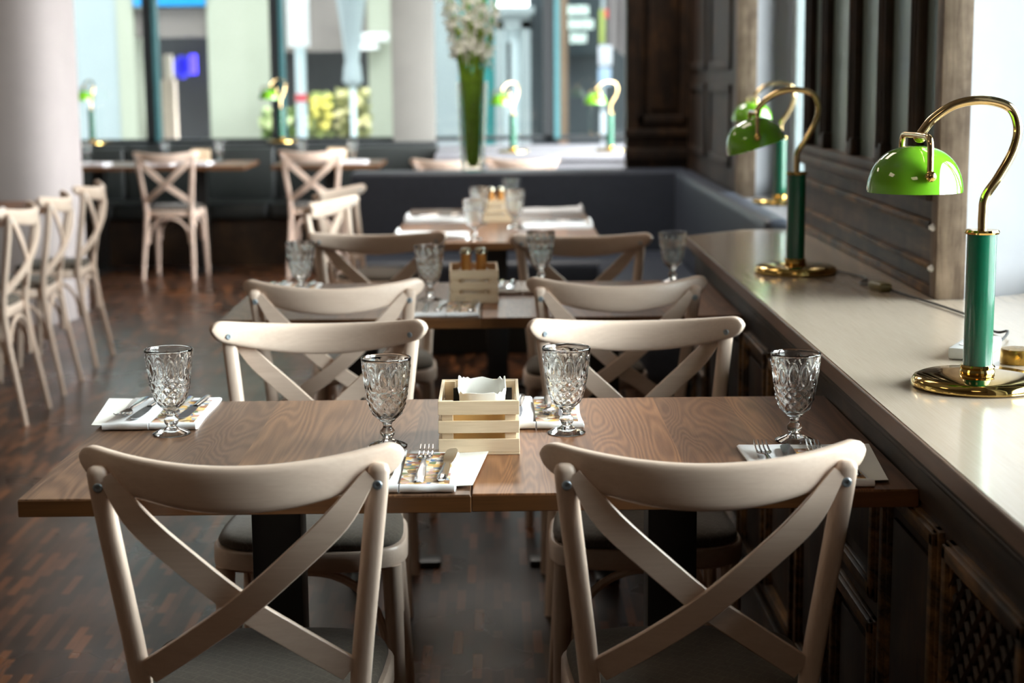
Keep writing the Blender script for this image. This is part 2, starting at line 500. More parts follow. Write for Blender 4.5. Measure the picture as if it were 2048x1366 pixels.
# window frames and panes of the side windows
f = MB()
for y0, y1 in ((1.75, 1.81), (2.82, 2.88), (3.86, 3.93)): f.box((1.37, y0, SILL), (1.43, y1, 2.75))
f.box((1.37, 1.75, SILL), (1.43, 3.93, SILL + 0.06)); f.box((1.37, 1.75, 2.69), (1.43, 3.93, 2.75))
w1 = struct('window_1', f, 'frame_white', smooth=False)
MB().box((1.395, 1.75, SILL), (1.401, 3.93, 2.75)).build('pane', 'pane', w1)
f = MB()
for y0, y1 in ((5.28, 5.34), (6.90, 6.99)): f.box((1.22, y0, SILL), (1.28, y1, 2.75))
f.box((1.22, 5.28, SILL), (1.28, 6.99, SILL + 0.06)); f.box((1.22, 5.28, 2.69), (1.28, 6.99, 2.75))
w2 = struct('window_2', f, 'frame_white', smooth=False)
MB().box((1.245, 5.28, SILL), (1.251, 6.99, 2.75)).build('pane', 'pane', w2)

# the timber pier between the windows: drawers below, pilasters over green glass above
pier = tag(empty('trim_2'), kind='structure')
b = MB(); b.box((0.999, 3.80, SILL + 0.001), (1.04, 5.47, 1.085))
b.build('drawer_panel', 'pierface', pier, smooth=False)
b = MB()
b.box((0.983, 3.80, 0.905), (1.0, 5.47, 0.918), 0.004); b.box((0.979, 3.80, 0.997), (1.0, 5.47, 1.016), 0.005)
b.box((0.985, 3.80, SILL + 0.001), (1.0, 5.47, 0.866), 0.004)
b.build('bead_moulding', 'rubbed', pier)
b = MB(); b.box((0.972, 3.80, 1.062), (1.04, 5.47, 1.092), 0.006); b.box((0.983, 3.80, 1.092), (1.04, 5.47, 1.12), 0.006)
b.build('rail', 'pierface', pier)
MB().box((0.985, 3.742, SILL + 0.001), (1.052, 3.80, 2.76), 0.003).build('end_board', 'endboard', pier)
MB().box((1.018, 3.80, 1.12), (1.026, 5.47, 2.76)).build('frosted_glass', 'frosted', pier, smooth=False)
for yc in (4.04, 4.385, 4.75, 5.16, 5.43):
    b = MB(); w = 0.030
    for dx, ww, zb in ((0.0, w, 1.12), (-0.006, w * 0.62, 1.14), (-0.011, w * 0.3, 1.155)):
        b.box((0.995 + dx, yc - ww, zb), (1.02, yc + ww, 2.76), 0.006)
    b.box((0.988, yc - w - 0.008, 1.12), (1.02, yc + w + 0.008, 1.17), 0.008)
    b.build('pilaster', 'darkwood', pier)
# far pier clad in dark panelling
cl = MB(); cl.box((0.983, 6.86, SILL), (1.05, 8.75, 2.76))
for y0, y1 in ((7.1, 7.8), (7.95, 8.6)):
    for z0, z1 in ((0.95, 1.30), (1.36, 2.6)):
        cl.box((0.972, y0, z0), (0.984, y1, z0 + 0.04), 0.006); cl.box((0.972, y0, z1 - 0.04), (0.984, y1, z1), 0.006)
        cl.box((0.972, y0, z0), (0.984, y0 + 0.04, z1), 0.006); cl.box((0.972, y1 - 0.04, z0), (0.984, y1, z1), 0.006)
struct('trim_3', cl, 'darkwood')
MB().box((0.975, 6.85, SILL), (1.052, 6.915, 2.76), 0.004).build('end_board', 'endboard', None)
bpy.data.objects['end_board.001' if 'end_board.001' in bpy.data.objects else 'end_board']['kind'] = 'structure'

# stub wall of dark panelling at the end of the corner bench
sw = MB(); sw.box((0.665, 8.72, 0), (1.05, 8.85, 3.3))
for z0, z1 in ((0.90, 0.96), (1.02, 1.06)): sw.box((0.655, 8.70, z0), (1.05, 8.73, z1), 0.008)
for x0, x1 in ((0.72, 1.0),):
    for z0, z1 in ((1.09, 2.7),):
        for q in ((x0, z0, x1, z0 + 0.04), (x0, z1 - 0.04, x1, z1), (x0, z0, x0 + 0.04, z1), (x1 - 0.04, z0, x1, z1)):
            sw.box((q[0], 8.705, q[1]), (q[2], 8.722, q[3]), 0.006)
        sw.box((x0 + 0.07, 8.71, z0 + 0.07), (x1 - 0.07, 8.722, z1 - 0.07), 0.01)
struct('wall_stub', sw, 'darkwood')

# pillar on the left
pc = MB().box((-4.3, 9.12, -0.4), (-2.396, 9.9, 3.7), 0.30, 8)
struct('wall_pillar', pc, 'column')
# window wall at the back
bw = MB(); bw.box((-7.0, 12.6, 0), (2.2, 12.95, 0.80)); bw.box((-7.0, 12.6, 2.7), (2.2, 12.95, 3.3)); bw.box((1.75, 12.6, 0.8), (2.2, 12.95, 2.7))
struct('wall_back', bw, 'plaster')
struct('wall_back_pillar', MB().box((-0.785, 12.58, 0.80), (-0.472, 12.95, 2.7), 0.006), plain('grey_pillar_paint', (122, 120, 114), 0.8, 0, 0.04, 6))
struct('trim_4', MB().box((-7.0, 12.52, 0.80), (-0.46, 12.95, 0.852), 0.004), 'frame_dark')     # sill
f = MB()
for x in (-5.9, -4.4, -3.42, -2.60, -1.655): f.box((x - 0.045, 12.70, 0.85), (x + 0.025, 12.80, 2.7))
for x in (0.395, 1.6): f.box((x - 0.05, 12.70, 0.85), (x + 0.03, 12.80, 2.7))
f.box((-7, 12.7, 0.85), (1.75, 12.8, 0.88)); f.box((-7, 12.7, 2.62), (1.75, 12.8, 2.7))
w3 = struct('window_3', f, 'frame_dark', smooth=False)
MB().box((-7.0, 12.74, 0.88), (-0.78, 12.746, 2.62)).build('pane', 'pane', w3)
MB().box((-0.47, 12.74, 0.88), (1.75, 12.746, 2.62)).build('pane', 'pane', w3)
g = MB()
for x in (-4.4, -2.60, -1.655): g.box((x + 0.026, 12.69, 0.86), (x + 0.058, 12.80, 2.7))
for x in (0.395,): g.box((x + 0.031, 12.69, 0.86), (x + 0.075, 12.80, 2.7))
g.build('teal_profile', 'frame_teal', w3, smooth=False)
# low white ledge under the right-hand back window
lg = MB(); lg.box((-0.40, 11.12, 0), (1.7, 12.59, 0.78)); lg.box((-0.42, 11.08, 0.78), (1.72, 12.59, 0.82), 0.006)
tag(lg.build('window_ledge', 'plaster'), 'long white ledge under the back window carrying two green lamps', 'ledge')

# ------------------------------------------------------------------ street outside
struct('ground', MB().box((-40, 13.0, -0.35), (40, 20.3, -0.15)), plain('street_paving', (128, 128, 124), 0.8, 0, 0.12, 3))
struct('ground_side', MB().box((1.5, -30, -0.35), (40, 13.0, -0.15)), plain('side_street_paving', (150, 150, 148), 0.8, 0, 0.12, 3))
cream = plain('cream_facade', (158, 161, 146), 0.8, 0, 0.03, 2); pale = plain('pale_blue_facade', (150, 160, 163), 0.8, 0, 0.03, 2)
dk = plain('dark_shop_interior', (40, 40, 44), 0.6, 0, 0.1, 3); brownf = plain('taupe_stone', (120, 112, 108), 0.7, 0, 0.1, 3)
struct('wall_street_pale', MB().box((-9, 20.0, -0.2), (-4.46, 20.6, 9)), pale, smooth=False)
struct('wall_street_cream', MB().box((-4.46, 19.98, -0.2), (-4.26, 20.6, 9)).box((-3.40, 19.98, -0.2), (-2.66, 20.6, 9)).box((-1.52, 19.98, -0.2), (-1.20, 20.6, 9)), cream, smooth=False)
struct('wall_street_shops', MB().box((-4.26, 21.4, -0.2), (-1.2, 21.6, 9)).box((-4.26, 20.05, 1.80), (-3.40, 20.6, 2.13)).box((-2.66, 20.05, 1.62), (-1.52, 20.6, 9)).box((-4.26, 20.05, -0.2), (-3.40, 20.6, 0.55)).box((-2.66, 20.05, -0.2), (-1.52, 20.6, 0.5)), brownf, smooth=False)
struct('wall_shop_interior', MB().box((-4.26, 21.2, 0.4), (-1.5, 21.4, 2.6)), dk, smooth=False)
struct('wall_street_white', MB().box((-1.2, 20.0, -0.2), (-0.46, 20.6, 9)), pale, smooth=False)
tealp = plain('teal_shop_paint', (52, 150, 150), 0.5, 0, 0.05, 3)
struct('wall_street_teal', MB().box((-0.46, 20.1, -0.2), (0.0, 20.6, 9)), tealp, smooth=False)
struct('wall_street_dark', MB().box((0.38, 20.12, -0.2), (4, 20.6, 9)), plain('slate_shopfront', (44, 54, 60), 0.5, 0, 0.1, 3), smooth=False)
# door portal
struct('wall_sky_blocker', MB().box((4.5, 13.6, -0.2), (14, 20.3, 11)), cream, smooth=False)  # unseen block added to keep the bright side sky off the facades
po = empty('door_1', (0.18, 20.0, -0.15)); po['kind'] = 'structure'
b = MB(); b.box((-0.21, -0.10, 0), (-0.10, 0.2, 2.1)); b.box((0.10, -0.10, 0), (0.21, 0.2, 2.1)); b.box((-0.21, -0.1, 2.0), (0.21, 0.2, 2.16)); b.box((-0.26, -0.16, 2.16), (0.26, 0.2, 2.26), 0.02)
b.build('door_surround', pale, po, smooth=False)
b = MB(); b.box((-0.10, 0.0, 0), (0.10, 0.15, 2.0)); b.box((-0.07, -0.02, 0.2), (0.07, 0.01, 0.9)); b.build('door_leaf', 'frame_white', po, smooth=False)
MB().box((-0.06, -0.03, 1.25), (-0.02, 0.0, 1.85)).build('door_glass', dk, po, smooth=False)
# shop things
o = empty('shop_fascia', (-3.83, 20.0, 2.15), label='bright blue fascia band over the dark shop window across the street', cat='sign')
MB().box((-0.42, -0.06, 0.0), (0.42, 0.06, 0.26), 0.01).build('fascia_board', plain('sky_blue_fascia', (20, 140, 205), 0.4), o)
o = MB().tube([(-3.735, 20.85, 1.36), (-3.735, 20.85, 1.60)], 0.045, 12).build('neon_tube', emit('violet_neon', (70, 50, 255), 1.8)); tag(o, 'glowing violet blue upright tube light inside dark shop across street', 'light')
o = MB().ball((-3.90, 21.0, 1.45), 0.11, 12, (1, 0.3, 1.3)).build('neon_globe', emit('blue_neon', (20, 20, 190), 0.15)); tag(o, 'dim blue globe light beside the violet tube inside the shop', 'light')
o = empty('shop_mannequin_stand', (-4.02, 20.75, 0.55), label='slender beige display column in the dark shop window across the street', cat='stand')
MB().box((-0.08, -0.08, 0), (0.08, 0.08, 0.75), 0.02).build('pedestal', plain('beige_display', (190, 172, 158), 0.6), o); MB().box((-0.05, -0.05, 0.75), (0.05, 0.05, 1.05), 0.02).build('upper_block', plain('beige_display_top', (200, 188, 176), 0.6), o)
pa = empty('traffic_sign_post', (-2.03, 17.5, -0.15), label='grey steel post with tall white plate and a red ring', cat='sign')
MB().tube([(0, 0, 0), (0, 0, 2.6)], 0.055, 12).build('post', plain('galvanised_post', (186, 200, 204), 0.4), pa)
MB().box((-0.11, -0.09, 1.78), (0.11, -0.055, 2.6), 0.01).build('sign_plate', 'whiteplastic', pa)
MB().tube([(0, 0, 1.22), (0, 0, 1.30)], 0.062, 12).build('red_band', plain('red_band', (190, 70, 80), 0.5), pa)
um = empty('closed_parasol', (-1.47, 17.2, -0.15), label='white parasol folded shut standing outside between shrubs and window', cat='parasol')
MB().tube([(0, 0, 0), (0, 0, 2.8)], 0.03, 10).build('pole', 'frame_white', um)
MB().lathe([(0.02, 1.35), (0.10, 1.42), (0.085, 1.58), (0.07, 1.62), (0.10, 1.9), (0.17, 2.4), (0.20, 2.8), (0.0, 2.85)], 14).build('folded_canopy', pale, um)
lp = empty('wall_bracket_lamp', (-1.30, 19.9, 1.72), label='white bracket lamp fixed to the cream wall strip across the street', cat='lamp')
MB().box((-0.28, -0.06, 0.0), (0.03, 0.02, 0.10), 0.01).build('arm', 'whiteplastic', lp); MB().lathe([(0.0, 0.0), (0.10, -0.02), (0.12, -0.09), (0.0, -0.1)], 14, (-0.2, -0.02, 0)).build('lamp_shade', 'whiteplastic', lp)
# planted shrubs in front of the shop window
leafm = [plain('shrub_green_%d' % i, c, 0.6, 0, 0.25, 20) for i, c in enumerate(((104, 128, 66), (140, 150, 86), (160, 160, 110)))]
for i, (x, w, h, lab) in enumerate(((-2.50, 0.18, 1.12, 'leafy green shrub left of the sign post across the street'), (-2.06, 0.19, 1.28, 'yellow flowered shrub behind the steel sign post'), (-1.64, 0.18, 1.32, 'pale flowering shrub right of the steel sign post'))):
    o = empty('planted_shrub', (x, 19.2, -0.15), label=lab, cat='shrub', group='shrubs across the street')
    MB().box((-w, -0.2, 0), (w, 0.2, 0.6), 0.02).build('planter', brownf, o)
    lf = MB(); rr = random.Random(i)
    for k in range(420):
        c = Vector((rr.uniform(-w, w), rr.uniform(-0.2, 0.2), rr.uniform(0.55, h))); a = Vector((rr.uniform(-1, 1), rr.uniform(-1, 1), rr.uniform(-1, 1))).normalized() * 0.05
        d = a.cross(Vector((rr.uniform(-1, 1), rr.uniform(-1, 1), rr.uniform(-1, 1)))).normalized() * 0.03
        lf.add([c - a, c + d, c + a, c - d], [(0, 1, 2, 3)])
    lf.build('foliage', leafm[i], o, smooth=False)
    bl = MB()
    for k in range(26): bl.ball((rr.uniform(-w, w), rr.uniform(-0.25, -0.1), rr.uniform(0.9, h)), 0.035, 6)
    bl.build('blossoms', plain('shrub_bloom_%d' % i, ((196, 206, 150), (232, 216, 110), (226, 214, 160))[i], 0.7), o)
# shop sign with three rows of white lettering
sg = empty('shop_sign', (0.95, 19.95, 1.62), label='dark shop sign with three rows of white lettering across the street', cat='sign')
MB().box((-0.32, 0, -0.08), (0.26, 0.05, 0.58), 0.005).build('sign_board', plain('slate_sign', (40, 54, 60), 0.5), sg)
lm = emit('lit_lettering', (232, 244, 240), 0.55)
for row, (x0, x1, z) in enumerate(((-0.12, 0.13, 0.44), (-0.165, 0.185, 0.28), (-0.095, 0.105, 0.12))):
    t = MB(); nl = (5, 7, 4)[row]; pw = (x1 - x0) / nl
    for k in range(nl):
        xa = x0 + k * pw + pw * 0.1; xb = xa + pw * 0.8; s_ = 0.014
        t.box((xa, -0.012, z - 0.055), (xa + s_, 0, z + 0.055)); t.box((xb - s_, -0.012, z - 0.055), (xb, 0, z + 0.055))
        if (k + row) % 3 != 1: t.box((xa, -0.012, z + 0.055 - s_), (xb, 0, z + 0.055))
        if (k + row) % 2 == 0: t.box((xa, -0.012, z - 0.055), (xb, 0, z - 0.055 + s_))
        if (k + row) % 3 != 2: t.box((xa, -0.012, z - s_ / 2), (xb, 0, z + s_ / 2))
    t.build('lettering', lm, sg, smooth=False)
o = MB().box((0.72, 19.7, -0.15), (0.82, 19.8, 2.6), 0.01).build('timber_post', plain('brown_timber', (136, 112, 92), 0.6)); tag(o, 'brown timber post in front of the dark shopfront across the street', 'post')
sp = empty('plate_post', (1.06, 17.0, -0.15), label='slim post hung with white and pale blue plates and a lime one', cat='sign')
MB().tube([(0, 0, 0), (0, 0, 2.3)], 0.022, 8).build('post', plain('slim_post', (150, 160, 166), 0.4), sp)
for nm, q, c in (('white_plate', (-0.05, 1.56, 0.09, 1.76), (190, 192, 200)), ('blue_plate', (-0.05, 1.36, 0.08, 1.54), (150, 172, 196)), ('lime_plate', (-0.04, 1.78, 0.02, 2.11), (150, 164, 80)), ('red_tip', (0.0, 2.03, 0.05, 2.11), (220, 80, 70)), ('lower_plate', (-0.03, 0.85, 0.04, 1.1), (198, 204, 212))):
    MB().box((q[0], -0.04, q[1]), (q[2], -0.02, q[3]), 0.008).build(nm, plain(nm, c, 0.5), sp)
hb = MB(); secs = []
for k in range(15):
    u = k / 14; x = 1.20 + 0.32 * u; drop = 1.66 - 0.24 * u; yy = 18.6 + 0.04 * math.sin(u * PI * 6)
    secs.append([(x, yy, 2.6), (x, yy + 0.02, 2.6), (x, yy + 0.02, drop), (x, yy, drop)])
hb.loft(secs); tag(hb.build('street_banner', plain('grey_banner_cloth', (136, 128, 128), 0.8, 0, 0.05, 6)), 'grey cloth banner hanging in the street at the right window edge', 'banner')
st = empty('striped_flag_pole', (1.44, 17.6, -0.15), label='narrow upright flag, white above blue, at the right window edge', cat='flag')
MB().box((-0.05, 0, 1.45), (0.02, 0.02, 2.0), 0.004).build('white_field', 'whiteplastic', st); MB().box((-0.05, 0, 1.15), (0.02, 0.02, 1.45), 0.004).build('blue_field', plain('flag_blue', (70, 116, 200), 0.6), st)
MB().tube([(0.03, 0.01, 0), (0.03, 0.01, 2.1)], 0.012, 8).build('pole', 'frame_dark', st)

# ------------------------------------------------------------------ dining chairs
CH_GROUP = 'whitewashed cross-back chairs'


def make_chair():
    root = empty('dining_chair')
    hw = 0.2215
    # crest rail: bowed in plan, lens-shaped from the front
    secs = []
    N = 44
    for i in range(N + 1):
        t = math.sin(PI / 2 * (-1 + 2 * i / N))          # samples crowd towards the rounded ends
        x = hw * t; y = -0.078 * (1 - t * t)
        e = max(0.0, (abs(t) - 0.885) / 0.115); sc = math.sqrt(max(0.03, 1 - e ** 2.3))
        zt = 0.862 - 0.020 * (1 - t * t); h = 0.041 + 0.024 * (1 - t * t); zm = zt - h / 2
        h *= sc; th = 0.020 * (0.62 + 0.38 * sc)
        nrm = Vector((-0.156 * t / hw, 1.0, 0)).normalized()
        ring = []
        for k in range(16):
            a = k * 2 * PI / 16 + PI / 16
            ca, sa = math.cos(a), math.sin(a)
            u = math.copysign(abs(ca) ** 0.45, ca) * th / 2; w = math.copysign(abs(sa) ** 0.6, sa) * h / 2
            ring.append(Vector((x, y, zm + w)) + nrm * u)
        secs.append(ring)
    MB().loft(secs).build('crest_rail', 'beech_x', root, angle=50)
    # rear legs run up into the posts of the back
    prof = [(0.836, 0.192, -0.040), (0.833, 0.192, -0.040), (0.826, 0.1915, -0.040), (0.80, 0.189, -0.037), (0.74, 0.182, -0.030), (0.66, 0.1725, -0.017), (0.58, 0.163, -0.003),
            (0.508, 0.1555, 0.008), (0.45, 0.152, 0.012), (0.40, 0.153, 0.009), (0.30, 0.158, -0.004), (0.18, 0.165, -0.026), (0.06, 0.171, -0.047), (0.0, 0.174, -0.057)]
    for s in (-1, 1):
        secs = []
        for z, x, y in prof:
            a = 0.0152 if z > 0.4 else 0.0152 - 0.0035 * (0.4 - z) / 0.4; b_ = 0.0130 if z > 0.4 else 0.0138 - 0.003 * (0.4 - z) / 0.4
            if z > 0.835: a *= 0.45; b_ *= 0.45
            elif z > 0.832: a *= 0.80; b_ *= 0.80
            secs.append([(s * x + a * math.copysign(abs(math.cos(q)) ** 0.75, math.cos(q)), y + b_ * math.copysign(abs(math.sin(q)) ** 0.75, math.sin(q)), z) for q in [k * 2 * PI / 16 for k in range(16)]])
        lg = MB().loft(secs).build('rear_leg', 'beech', root, angle=55)
        # zinc bolt heads: one on the post, one on the front of the crest
        bo = MB(); R = Matrix.Translation((s * 0.190, -0.0505, 0.808)) @ Matrix.Rotation(PI / 2, 4, 'X')
        bo.lathe([(0.0068, -0.002), (0.0068, 0.0015), (0.0055, 0.0028), (0.003, 0.0028), (0.0028, 0.001), (0, 0.001)], 16, mat=R)
        bo.build('bolt', 'bolt', lg)
        yb = -0.078 * (1 - (0.19 / hw) ** 2) + 0.0095
        bo = MB(); R = Matrix.Translation((s * 0.187, yb + 0.001, 0.826)) @ Matrix.Rotation(s * 0.55, 4, 'Z') @ Matrix.Rotation(-PI / 2, 4, 'X')
        bo.lathe([(0.006, -0.004), (0.006, 0.0005), (0.0048, 0.0018), (0.0026, 0.0018), (0.0024, 0.0003), (0, 0.0003)], 16, mat=R)
        bo.build('bolt', 'bolt', lg)
    # crossed slats
    for s, dy in ((1, -0.0055), (-1, 0.0055)):
        pts = bez([(s * 0.180, -0.046, 0.822), (s * 0.135, -0.060 + dy * 0.5, 0.762), (s * 0.070, -0.062 + dy, 0.700), (0.0, -0.052 + dy, 0.637), (-s * 0.070, -0.032 + dy, 0.583), (-s * 0.142, -0.001, 0.528)], 30)
        secs = []
        for i, p in enumerate(pts):
            t = (pts[min(i + 1, len(pts) - 1)] - pts[max(i - 1, 0)]).normalized()
            nrm = Vector((0, 1, 0)) - t * t.y; nrm.normalize(); w = t.cross(nrm).normalized()
            u = i / (len(pts) - 1); hw_ = 0.0185 - 0.009 * max(0, 1 - u / 0.22) ** 1.5; th = 0.0048
            secs.append([p + w * hw_ * a + nrm * th * c for a, c in ((-1, -0.6), (-0.93, -1), (0.93, -1), (1, -0.6), (1, 0.6), (0.93, 1), (-0.93, 1), (-1, 0.6))])
        MB().loft(secs).build('cross_slat', 'beech_x', root, angle=30)

    # seat outline
    def outline(sc, n=44, inset=0.0):
        pts = []
        for k in range(n):
            a = k * 2 * PI / n
            ca, sa = math.cos(a), math.sin(a)
            px = math.copysign(abs(ca) ** 0.52, ca); py = math.copysign(abs(sa) ** 0.52, sa)
            w = 0.176 + 0.020 * (py * 0.5 + 0.5) * 1.0
            pts.append((px * (w * sc - inset), 0.165 + py * (0.165 * sc - inset)))
        return pts
    fr = MB(); fr.loft([[(x, y, z) for x, y in outline(1, inset=i)] for i, z in ((0.006, 0.420), (0.0, 0.426), (0.0, 0.456), (0.004, 0.461))])
    fr.build('seat_frame', 'beech_x', root, angle=45)
    cu = MB(); cu.loft([[(x, y, z) for x, y in outline(sc)] for sc, z in ((0.90, 0.459), (0.945, 0.464), (0.955, 0.470), (0.93, 0.479), (0.85, 0.486), (0.62, 0.4905), (0.3, 0.492))])
    cu.build('seat_cushion', 'seat', root, angle=80)
    for s in (-1, 1):
        MB().tube([(s * 0.160, 0.285, 0.425), (s * 0.163, 0.287, 0.34), (s * 0.168, 0.294, 0.18), (s * 0.174, 0.305, 0.0)], [0.0195, 0.0185, 0.0155, 0.0125], 14).build('front_leg', 'beech', root)
    # bentwood braces
    arcs = [((-0.140, 0.0), (0.140, 0.0)), ((-0.146, 0.288), (0.146, 0.288)), ((-0.158, 0.012), (-0.164, 0.272)), ((0.158, 0.012), (0.164, 0.272))]
    for (x0, y0), (x1, y1) in arcs:
        path = []
        for k in range(21):
            a = PI * k / 20; u = 0.5 - 0.5 * math.cos(a) * 1.0
            path.append((x0 + (x1 - x0) * u, y0 + (y1 - y0) * u, 0.24 + 0.172 * math.sin(a) ** 0.8))
        MB().tube(path, 0.0085, 8).build('brace', 'beech', root)
    return root


chair = make_chair()
tag(chair, None, 'chair', CH_GROUP)
DEG = PI / 180
chairs = [
    (-0.359, 2.268, 0, 'whitewashed cross-back chair in the front row on the left, seen from behind'),
    (0.278, 2.255, 0, 'whitewashed cross-back chair in the front row beside the counter, seen from behind'),
    (-0.374, 3.405, 180, 'chair facing the camera across the nearest table, left of the pine crate'),
    (0.280, 3.400, 180, 'chair facing the camera across the nearest table, its seat beside the counter'),
    (-0.412, 4.130, 0, 'second-row chair with its back to the camera, on the left'),
    (0.291, 4.130, 0, 'second-row chair with its back to the camera, next to the counter'),
    (-0.390, 5.34, 181, 'chair across the second table on the left, its crest facing the camera'),
    (0.257, 5.22, 180, 'chair across the second table on the right, its crest facing the camera'),
    (-1.93, 6.645, 90, 'nearest of three chairs facing left by the pillar, cut by the photo edge'),
    (-1.945, 7.265, 92, 'middle of the three chairs facing left by the pillar'),
    (-1.965, 7.965, 90, 'farthest of the three chairs facing left by the pillar'),
    (-2.207, 11.19, -5, 'far chair with arched braces drawn up to the left bench table'),
    (-1.245, 11.24, -3, 'far chair at the bench table near the middle, left of the white-lit chairs'),
    (-0.662, 6.80, -110, 'nearer of two white-lit chairs turned towards the table by the corner bench'),
    (-0.694, 7.50, -112, 'farther of two white-lit chairs turned towards the table by the corner bench'),
    (-0.30, 9.98, 4, 'pale chair top showing above the corner bench just left of the vase'),
    (0.14, 10.0, -4, 'brown chair top showing above the corner bench just right of the vase'),
]
for i, (x, y, r, lab) in enumerate(chairs):
    if i == 0: chair.location = (x, y, 0); chair.rotation_euler = (0, 0, r * DEG); chair['label'] = lab
    else: copy_tree(chair, (x, y, 0), r * DEG, lab)


# ------------------------------------------------------------------ tables
def table(x0, x1, y0, y1, lab, top='walnut1', base=True, z=0.75, th=0.027):
    cx, cy = (x0 + x1) / 2, (y0 + y1) / 2
    o = empty('dining_table', (cx, cy, 0), label=lab, cat='table', group='walnut topped dining tables')
    w, d = (x1 - x0) / 2, (y1 - y0) / 2
    MB().box((-w, -d, z - th + 0.0004), (w, d, z), 0.0012, 1).build('tabletop', top, o, smooth=False)
    MB().box((-w - 0.0006, -d - 0.0006, z - th), (w + 0.0006, d + 0.0006, z - 0.0022), 0.001, 1).build('edge_band', 'walnut_edge', o, smooth=False)
    MB().box((-0.041, -0.041, 0.02), (0.041, 0.041, z - th - 0.006), 0.003).build('post', 'steel_black', o)
    cb = MB()
    for q in range(4):
        cb.box((0.03, -0.032, 0.0), (0.205, 0.032, 0.018), 0.004, 2, Matrix.Rotation(q * PI / 2, 4, 'Z'))
    cb.box((-0.06, -0.06, 0.0), (0.06, 0.06, 0.022), 0.004)
    cb.build('cross_foot', 'steel_black', o)
    MB().box((-0.15, -0.15, z - th - 0.006), (0.15, 0.15, z - th), 0.001).build('mounting_plate', 'steel_black', o)
    return o


table(-0.708, -0.0455, 2.384, 3.112, 'nearest walnut table on the left, its outer corner over open floor', 'walnut1')
table(-0.0435, 0.6135, 2.388, 3.108, 'nearest walnut table on the right, butting against the dark counter', 'walnut2')
table(-0.706, -0.048, 4.165, 4.885, 'second-row walnut table on the left, behind two pairs of chair backs', 'walnut1')
table(-0.046, 0.612, 4.165, 4.885, 'second-row walnut table on the right, against the counter', 'walnut2')
table(-0.395, 0.375, 6.04, 6.795, 'third-row walnut table in front, nearer half before the corner bench', 'walnut2')
table(-0.395, 0.375, 6.80, 7.56, 'third-row walnut table behind, touching the corner bench', 'walnut1')
table(-3.10, -2.44, 11.31, 12.0, 'far table by the black bench, partly hidden by the pillar', 'walnut1')
table(-2.42, -1.71, 11.31, 12.0, 'far table by the black bench behind the arched-brace chair', 'walnut2')
table(-1.53, -0.80, 11.31, 12.0, 'far table at the right end of the black bench', 'walnut1')
table(-2.98, -2.13, 6.5, 8.3, 'table edge behind the three chairs at the left photo edge', 'walnut2')


# ------------------------------------------------------------------ goblets
def make_goblet():
    R, H = 0.0415, 0.150
    o = empty('water_goblet')
    # foot
    MB().lathe([(0.0, 0.0), (0.030, 0.0), (0.0325, 0.0012), (0.0325, 0.0024), (0.028, 0.0052), (0.017, 0.0095), (0.010, 0.0125), (0.0075, 0.0150), (0, 0.0150)], 40).build('foot', 'crystal', o)
    MB().lathe([(0, 0.0152), (0.0078, 0.0152), (0.0092, 0.0165), (0.0118, 0.0200), (0.0128, 0.0235), (0.0122, 0.0268), (0.0098, 0.0300), (0.0078, 0.0318), (0.0070, 0.0345), (0.0078, 0.0385), (0.0096, 0.0418), (0, 0.0418)], 32).build('stem', 'crystal', o)
    # pressed bowl: teardrops above, diamonds below
    n, rows = 168, 84
    outer = [(0.0098, 0.0420), (0.0135, 0.0436), (0.0140, 0.0455), (0.0190, 0.0500), (0.0248, 0.0575), (0.0290, 0.0680), (0.0318, 0.0800), (0.0345, 0.0960), (0.0372, 0.1150), (0.0398, 0.1350), (0.0412, 0.1455), (0.0414, 0.1482)]

    def rad(z):
        for (r0, z0), (r1, z1) in zip(outer, outer[1:]):
            if z <= z1: return r0 + (r1 - r0) * (z - z0) / (z1 - z0)
        return outer[-1][0]
    secs = []
    for i in range(rows + 1):
        z = 0.0420 + (0.1482 - 0.0420) * i / rows; ring = []
        for k in range(n):
            a = 2 * PI * k / n; r = rad(z); d = 0.0
            p = a * 12 / (2 * PI)
            if 0.092 < z < 0.141:
                # teardrop medallions with a raised rim and a raised heart
                u = (p % 1) - 0.5; v = (z - 0.1165) / 0.0215
                q = math.sqrt((u / (0.46 - 0.10 * v)) ** 2 + v * v)
                d = 0.0013 * math.exp(-((q - 0.92) / 0.10) ** 2) + 0.0016 * math.exp(-(q / 0.42) ** 2) - 0.0006 * math.exp(-((q - 0.62) / 0.14) ** 2)
            if 0.047 < z <= 0.103:
                v = (z - 0.047) / 0.0165; fade = min(1.0, (0.103 - z) / 0.010, (z - 0.047) / 0.006)
                c1 = abs(((p + v) * 0.5 * 2) % 1 - 0.5) * 2; c2 = abs(((p - v) * 0.5 * 2) % 1 - 0.5) * 2
                d += fade * 0.0022 * (c1 * c2) ** 0.8
            ring.append(((r + d) * math.cos(a), (r + d) * math.sin(a), z))
        secs.append(ring)
    tw = 0.0026
    for r, z in ((0.0409, 0.1493), (0.0400, 0.1497), (0.0390, 0.1490), (0.0383, 0.1440), (0.0368, 0.130), (0.0340, 0.112), (0.0312, 0.094), (0.0284, 0.078), (0.0256, 0.066), (0.0210, 0.057), (0.0140, 0.0515), (0.006, 0.0495)):
        secs.append([(r * math.cos(2 * PI * k / n), r * math.sin(2 * PI * k / n), z) for k in range(n)])
    MB().loft(secs).build('bowl', 'crystal', o, angle=70)
    return o


